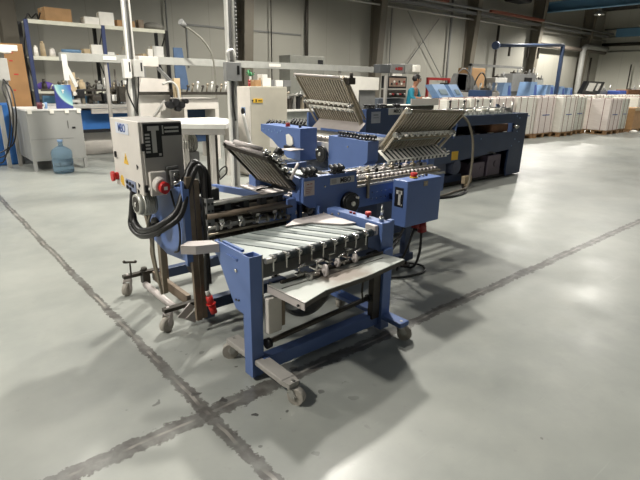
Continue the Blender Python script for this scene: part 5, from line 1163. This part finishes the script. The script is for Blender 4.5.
def pallet(x0, y0, w, d, h, pm, label, straps=3, side=2, group='paper pallets'):
    T = Thing('paper_pallet', label, 'pallet', (x0+w/2, y0+d/2, 0), group)
    mb = MB()
    for i in range(6): mb.box(x0, x0+w, y0+i*d/6+.01, y0+(i+1)*d/6-.03, .10, .125)
    pl_ = T.part('pallet_deck', mb, WOODP)
    for i in range(3):
        for j in range(3):
            q = MB(); cx_ = x0+.07+i*(w-.14)/2; cy_ = y0+.06+j*(d-.12)/2; q.box(cx_-.06, cx_+.06, cy_-.05, cy_+.05, .022, .10); T.part('block', q, WOODP, pl_)
        q = MB(); q.box(x0+.01+i*(w-.12)/2, x0+.11+i*(w-.12)/2, y0, y0+d, 0, .022); T.part('runner', q, WOODP, pl_)
    n = max(2, round(w/.3)); m_ = max(2, round(d/.3))
    mb = MB()
    mb.box(x0+.01, x0+w-.01, y0+.01, y0+d-.01, .126, h, .02); st_ = T.part('paper_stack', mb, pm)
    for i in range(straps):
        x = x0+w*(i+.5)/straps; q = MB(); q.box(x-.008, x+.008, y0+.004, y0+d-.004, .13, h+.004); T.part('strap', q, STRAP, st_)
    for i in range(side):
        y = y0+d*(i+.5)/side; q = MB(); q.box(x0+.004, x0+w-.004, y-.008, y+.008, .13, h+.003); T.part('strap', q, GREY if pm is PG else STRAP, st_)
    q = MB(); q.box(x0+w*.3, x0+w*.7, y0+.002, y0+.006, h*.55, h*.57); T.part('label_line', q, BLUEPRINT, st_)
    return T
pls = [(9.72, 7.0, .9, .9, 1.10, PW, 'leftmost paper pallet, mostly hidden behind the feeder'), (10.68, 7.0, 1.0, .9, 1.12, PW, 'second paper pallet from the left behind the feeder'), (11.76, 7.0, 1.0, .9, 1.13, PP, 'third paper pallet from the left behind the feeder'),
       (12.86, 7.0, 1.05, .9, 1.14, PW, 'fourth paper pallet from the left, at the feeder end'), (13.93, 6.95, 1.05, .9, 1.14, PP, 'pinkish paper pallet just right of the feeder end'), (15.0, 6.75, .95, 1.0, 1.14, PW, 'white paper pallet left of the gap in the row'), (16.02, 6.85, .85, .9, 1.13, PG, 'film wrapped paper pallet at the left side of the gap'),
       (17.0, 6.2, 1.0, .8, 1.09, PP, 'pink strapped paper pallet right of the gap, nearest one'), (18.05, 6.22, .6, .8, 1.08, PG, 'narrow grey film wrapped paper pallet beside the pink one')]
for i, (a, b_, w, d, h, pm, lab_) in enumerate(pls): pallet(a, b_, w, d, h, pm, lab_, 3 if w > .7 else 2, 1 if w < .9 else 2)
for i in range(9):
    pallet(17.6+i*1.15, 8.3, 1.0, .9, 1.12+.02*(i % 2), (PW, PG, PW)[i % 3], ('first', 'second', 'third', 'fourth', 'fifth', 'sixth', 'seventh', 'eighth', 'last')[i]+' paper pallet from the left in the back row', 3, 1)
for i in range(4):
    pallet(20.6+i*1.2, 6.6, 1.05, .9, 1.10, (PW, PP)[i % 2], ('first', 'second', 'third', 'fourth')[i]+' paper pallet behind the open cardboard box', 3, 1)
CBX = Thing('cardboard_container', 'brown open cardboard container on the floor at the right edge', 'box', (19.6, 6.35, 0))
mb = MB(); mb.box(18.85, 20.2, 6.1, 6.7, .09, .78, .01); cbb = CBX.part('body', mb, CARTON)
mb = MB(); mb.box(18.85, 20.2, 6.08, 6.1, .70, .80); CBX.part('rim', mb, PALEC, cbb)
for x in (18.95, 19.5, 20.1):
    mb = MB(); mb.box(x-.08, x+.08, 6.1, 6.7, 0, .09); CBX.part('runner', mb, WOODP)
mb = MB(); mb.sph((18.72, 5.98, .0), .12, 10, (1.6, 1, .5))
for v in mb.bm.verts: v.co.z = max(v.co.z+.03, 0)
solo('crumpled_paper', mb, PAPER, 'crumpled white paper on the floor by the cardboard container', 'paper', (18.72, 5.98, 0))

# machines above the pallets
def blue_bin(x, y, z, w, h, lab_):
    T = Thing('blue_hopper', lab_, 'hopper', (x, y, 0), 'blue hoppers behind the pallets')
    mb = MB(); mb.prism([(x-w/2, z), (x+w/2, z), (x+w*.35, z+h), (x-w*.30, z+h)], 'y', y, y+.5); bb = T.part('hopper', mb, PALEB)
    mb = MB(); mb.prism([(x+w*.1, z+.05), (x+w*.42, z+.05), (x+w*.30, z+h*.8), (x+w*.1, z+h*.8)], 'y', y-.01, y); T.part('blue_face', mb, mat('hopper_blue', (66, 92, 160), .5), bb)
    mb = MB(); mb.box(x-w*.35, x+w*.35, y+.1, y+.4, 0, z); T.part('stand', mb, GREY)
for i, (x, w, h, z) in enumerate(((17.9, .7, .5, 1.05), (19.9, .7, .55, 1.05), (21.3, .8, .45, 1.05), (22.4, .6, .4, 1.05), (23.2, .6, .35, 1.05))):
    blue_bin(x, 10.25, z, w, h, ('leftmost', 'second', 'middle', 'fourth', 'rightmost')[i]+' pale blue hopper behind the paper pallets')
BK = Thing('dark_console', 'large black tilted console behind the pallets at right', 'console', (24.9, 10.1, 0))
mb = MB(); mb.prism([(23.8, 1.15), (25.7, 1.05), (26.2, 1.68), (24.3, 1.70)], 'y', 10.0, 10.2); kk = BK.part('screen_housing', mb, BLACK)
mb = MB(); mb.prism([(24.2, 1.28), (24.9, 1.25), (25.2, 1.62), (24.5, 1.63)], 'y', 9.98, 10.0); mb.prism([(25.2, 1.30), (25.5, 1.28), (25.75, 1.6), (25.4, 1.6)], 'y', 9.98, 10.0); BK.part('screen', mb, GREYPLQ, kk)
mb = MB(); mb.box(24.2, 25.6, 10.05, 10.15, 0, 1.1); BK.part('stand', mb, BLACK)
def mach(x0, x1, y, z0, z1, m_, lab_, name='machine_housing', detail=0):
    T = Thing(name, lab_, 'machine', ((x0+x1)/2, y+.3, 0))
    mb = MB(); mb.box(x0, x1, y, y+.6, z0, z1, .02); hh = T.part('housing', mb, m_)
    mb = MB(); mb.box(x0+.1, x1-.1, y+.1, y+.5, 0, z0); T.part('base', mb, GREY)
    for k in range(detail):
        q = MB(); xx = x0+(k+.5)*(x1-x0)/detail; q.cyl((xx, y+.1, z1), (xx+.05, y+.1, z1+.12+.08*(k % 3)), .035, 8); q.box(xx-.08, xx+.05, y, y+.2, z1, z1+.06); T.part('fitting', q, (DARKST, GREY, STEEL)[k % 3], hh)
    return T
mach(13.35, 13.7, 8.3, 1.0, 1.3, mat('deep_blue_paint', (44, 66, 100), .5), 'narrow blue machine right of the pale blue consoles', detail=2)
mach(16.6, 17.5, 11.0, 1.3, 2.05, CARTON, 'brown box shaped machine behind the pallets', detail=0)
mach(15.0, 16.2, 10.6, 1.1, 1.5, DARKST, 'dark machine with upright fittings behind the pallets', detail=5)
mach(13.5, 15.3, 9.0, .95, 1.22, GREYEN, 'grey conveyor housing between blue consoles and pallets', detail=6)
mach(18.6, 19.5, 11.2, 1.0, 1.75, GREYPLQ, 'pale machine hood behind the second blue hopper', detail=2)
T = mach(20.6, 22.6, 11.6, 1.2, 1.95, GREY, 'grey machine hood with a small dark window, below the blue jib arm', detail=6)
mb = MB(); mb.box(21.6, 22.2, 11.56, 11.6, 1.55, 1.8); T.part('window', mb, BLACK)
mach(23.3, 24.6, 12.2, 1.1, 1.75, mat('pale_grey_body', (168, 170, 164), .5), 'pale grey machine between the last hoppers and the black console', detail=5)
mach(26.4, 28.6, 10.4, 1.0, 1.28, GREY, 'low grey machine behind the pallets at far right', detail=3)
mach(28.8, 31.5, 9.8, 1.0, 1.35, TANK, 'brown and dark machine at the far right edge', detail=4)
mb = MB(); mb.box(27.2, 28.0, 9.6, 10.2, .0, 1.3, .04); solo('blue_bag', mb, mat('royal_blue_bag', (62, 86, 160), .6), 'royal blue bag standing behind the far right pallets', 'bag', (27.6, 9.9, 0))
# hook frame machine near the fourth column
DR = Thing('drill_press_frame', 'grey arched machine frame with hoses in front of the wall, left of the blue pipe', 'machine', (14.8, 10.2, 0))
mb = MB(); mb.tube([(14.2, 10.0, 1.2), (14.25, 10.0, 1.7), (14.6, 10.0, 1.95), (15.0, 10.0, 1.75), (15.1, 10.0, 1.2)], .022, 8); mb.prism([(14.15, 1.2), (15.9, 1.2), (15.3, 1.75), (14.5, 1.8)], 'y', 10.1, 10.3); DR.part('arch', mb, GREY)
mb = MB(); mb.tube([(15.3, 10.0, 1.2), (15.4, 10.0, 1.6), (15.7, 10.0, 1.85), (16.0, 10.0, 1.6), (15.95, 10.0, 1.2)], .022, 8); DR.part('arch', mb, DARKST)
mb = MB(); mb.box(14.2, 15.9, 10.0, 10.3, .0, 1.25, .02); DR.part('body', mb, DARKST)
mb = MB(); mb.box(14.45, 15.0, 10.1, 10.2, 1.25, 1.8, .02); DR.part('motor_block', mb, GREY)
mb = MB(); mb.box(15.75, 15.85, 10.5, 10.6, 1.6, 2.15); mb.box(15.75, 19.3, 10.5, 10.6, 2.08, 2.16); DR.part('boom', mb, GREY)
# blue jib crane / pipe
JB = Thing('blue_jib', 'blue horizontal jib arm with a post above the pallets', 'jib crane', (21.7, 10.2, 0))
mb = MB(); mb.cyl((16.4, 10.0, 2.76), (21.4, 10.0, 3.05), .06, 12); JB.part('arm', mb, mat('jib_blue', (40, 54, 78), .5))
mb = MB(); mb.cyl((16.32, 10.0, 2.755), (16.45, 10.0, 2.765), .13, 12); JB.part('end_cap', mb, SHADEBLUE)
mb = MB(); mb.box(21.3, 21.42, 9.94, 10.06, 0, 3.06); JB.part('post', mb, mat('jib_blue', (40, 54, 78), .5))
for x in (17.3, 18.6, 19.4):
    mb = MB(); mb.box(x-.03, x+.03, 9.97, 10.03, 2.45, 2.85); JB.part('hanger', mb, DARKST)

# wall services (fixed to the room)
def trim(n, mb, m): return struct('trim_%d' % n, mb, m)
mb = MB(); mb.box(3.0, 35.3, 13.70, 13.95, 4.42, 4.46); mb.box(3.0, 35.3, 13.68, 13.70, 4.40, 4.52); trim(20, mb, GREY)
mb = MB(); mb.cyl((3.0, 13.5, 4.62), (35.3, 13.5, 4.62), .05, 8); trim(21, mb, GREY)
mb = MB(); mb.cyl((12.0, 13.9, 4.25), (35.4, 13.9, 4.25), .04, 8); trim(22, mb, STEEL)
mb = MB(); mb.box(14.6, 18.0, 13.3, 13.5, 4.62, 4.72); mb.box(21.2, 26.0, 13.3, 13.5, 4.56, 4.66); trim(23, mb, mat('rust_red_tray', (128, 74, 58), .6))
mb = MB(); mb.cyl((19.2, 14.0, 0), (19.2, 14.0, 4.9), .05, 8); mb.cyl((15.5, 14.1, .5), (15.5, 14.1, 4.3), .02, 6); trim(24, mb, GREY)
mb = MB(); mb.cyl((11.2, 14.0, 1.0), (11.2, 14.0, 5.9), .06, 8); mb.cyl((9.75, 14.0, 1.0), (9.75, 14.0, 5.9), .02, 6); trim(25, mb, DARKST)
mb = MB(); mb.cyl((16.3, 14.0, 4.2), (18.9, 14.0, 1.7), .018, 6); trim(26, mb, GREY)
mb = MB(); mb.cyl((16.5, 14.05, 2.2), (18.4, 14.05, 4.1), .018, 6); trim(27, mb, GREY)
mb = MB(); mb.tube([(31.9, 13.7, .8), (31.9, 13.7, 3.3), (32.1, 13.7, 3.65), (32.6, 13.7, 3.75), (35.2, 13.7, 3.75)], .16, 10); trim(28, mb, mat('duct_grey', (150, 150, 146), .5))
mb = MB(); mb.cyl((26.5, 13.8, 3.55), (35.3, 13.8, 3.55), .12, 10); trim(29, mb, mat('pipe_brown', (100, 92, 84), .6))
for i, (z, r, m_) in enumerate(((4.0, .10, DARKST), (3.6, .05, STEEL), (4.45, .05, STEEL), (4.9, .05, GREY))):
    mb = MB(); mb.cyl((35.2, -2, z), (35.2, 14.0, z), r, 8); trim(30+i, mb, m_)
mb = MB(); mb.cyl((23.0, 14.0, .5), (23.0, 14.0, 4.2), .06, 8); mb.cyl((33.9, 14.0, .5), (33.9, 14.0, 3.2), .06, 8); mb.cyl((34.9, 12.0, .5), (34.9, 12.0, 2.8), .04, 8); trim(34, mb, DARKST)
mb = MB(); mb.box(6.9, 11.1, 14.17, 14.2, 2.95, 3.0); mb.box(6.9, 6.94, 14.17, 14.2, 1.8, 3.0); trim(35, mb, GREY)
mb = MB(); mb.cyl((6.3, 14.1, .8), (6.3, 14.1, 5.9), .025, 6); trim(36, mb, GREY)
mb = MB(); mb.box(22.5, 23.8, 12.9, 13.6, 5.15, 5.9, .05); mb.box(23.0, 23.3, 13.1, 13.3, 5.9, 6.0); mb.cyl((23.15, 12.9, 5.45), (23.15, 12.7, 5.45), .25, 14); UH = solo('unit_heater', mb, BLACK, 'black ceiling heater box at the top of the wall', 'heater', (23.15, 13.2, 5.15))

# ------------------------------------------------------------------ lights
def lamp(x, y, z, W, size=.16, col=(1, .96, .88), fixture=True, label=None):
    l = bpy.data.lights.new('high_bay_light', 'SPOT'); l.energy = W; l.shadow_soft_size = size; l.color = col
    l.spot_size = math.radians(160); l.spot_blend = .4
    o = bpy.data.objects.new('high_bay_light', l); COL.objects.link(o); o.location = (x, y, z)
    return o
LAMPS = [(4.5, 5.6, 5.0, 1.7), (3.5, 4.2, 5.0, .5), (1.2, 7.4, 5.0, .32), (14.0, 4.8, 5.0, .75), (-2.0, 2.6, 4.0, .8), (9.5, 10.0, 5.0, 1.1), (19.0, 9.5, 5.0, 1.6), (25.0, 5.0, 5.0, 1.6), (28.0, 11.53, 4.85, 2.2), (-2.5, 10.0, 5.0, 1.2), (24.0, -2, 5.0, .8)]  # lamps over machine row, consoles and pallets are added to light the background
lab = ['over the middle of the folding line', 'over the wheeled delivery table', 'over the steel cabinet', 'over the open floor beside the pallets', 'behind the camera on the left', 'over the row of machines, added to light the background', 'over the console machines, added to light the background', 'over the pallet rows, added to light the background', 'nearest the far right wall', 'near the shelf rack', 'over the empty floor at far right']
for (x, y, z, k), s in zip(LAMPS, lab):
    lamp(x, y, z, 950*k)
    T = Thing('high_bay_lamp', 'pendant high bay ceiling lamp hanging ' + s, 'ceiling lamp', (x, y, z), 'high bay lamps')
    mb = MB(); mb.lathe([(.06, .28), (.10, .24), (.22, .10), (.24, .06), (.23, .05), (.09, .22)], (x, y, z), 20); T.part('reflector', mb, mat('lamp_reflector', (170, 172, 170), .4, .6))
    mb = MB(); mb.cyl((x, y, z+.28), (x, y, z+.42), .07, 14); mb.cyl((x, y, z+.42), (x, y, 5.99), .008, 6); T.part('ballast_and_rod', mb, GREY)
    mb = MB(); mb.sph((x, y, z+.13), .07); T.part('bulb', mb, mat('lamp_bulb', (255, 248, 230), .5, emit=12, var=0))
w = bpy.data.worlds.new('world'); SC.world = w; w.use_nodes = True
w.node_tree.nodes['Background'].inputs[0].default_value = (.75, .85, 1, 1); w.node_tree.nodes['Background'].inputs[1].default_value = .06
# added ambient fill: broad soft area lights below the closed ceiling
for (x, y) in ((3, -2), (6, 8), (16, 2), (20, 9), (-4, 4)):
    l = bpy.data.lights.new('fill_light', 'AREA'); l.shape = 'RECTANGLE'; l.size = 5; l.size_y = 3; l.energy = 50; l.color = (.86, .93, 1)
    o = bpy.data.objects.new('fill_light', l); COL.objects.link(o); o.location = (x, y, 5.6); 
vs = SC.view_settings; vs.view_transform = 'Standard'; vs.look = 'None'; vs.gamma = 1; vs.exposure = -.22; vs.use_curve_mapping = False
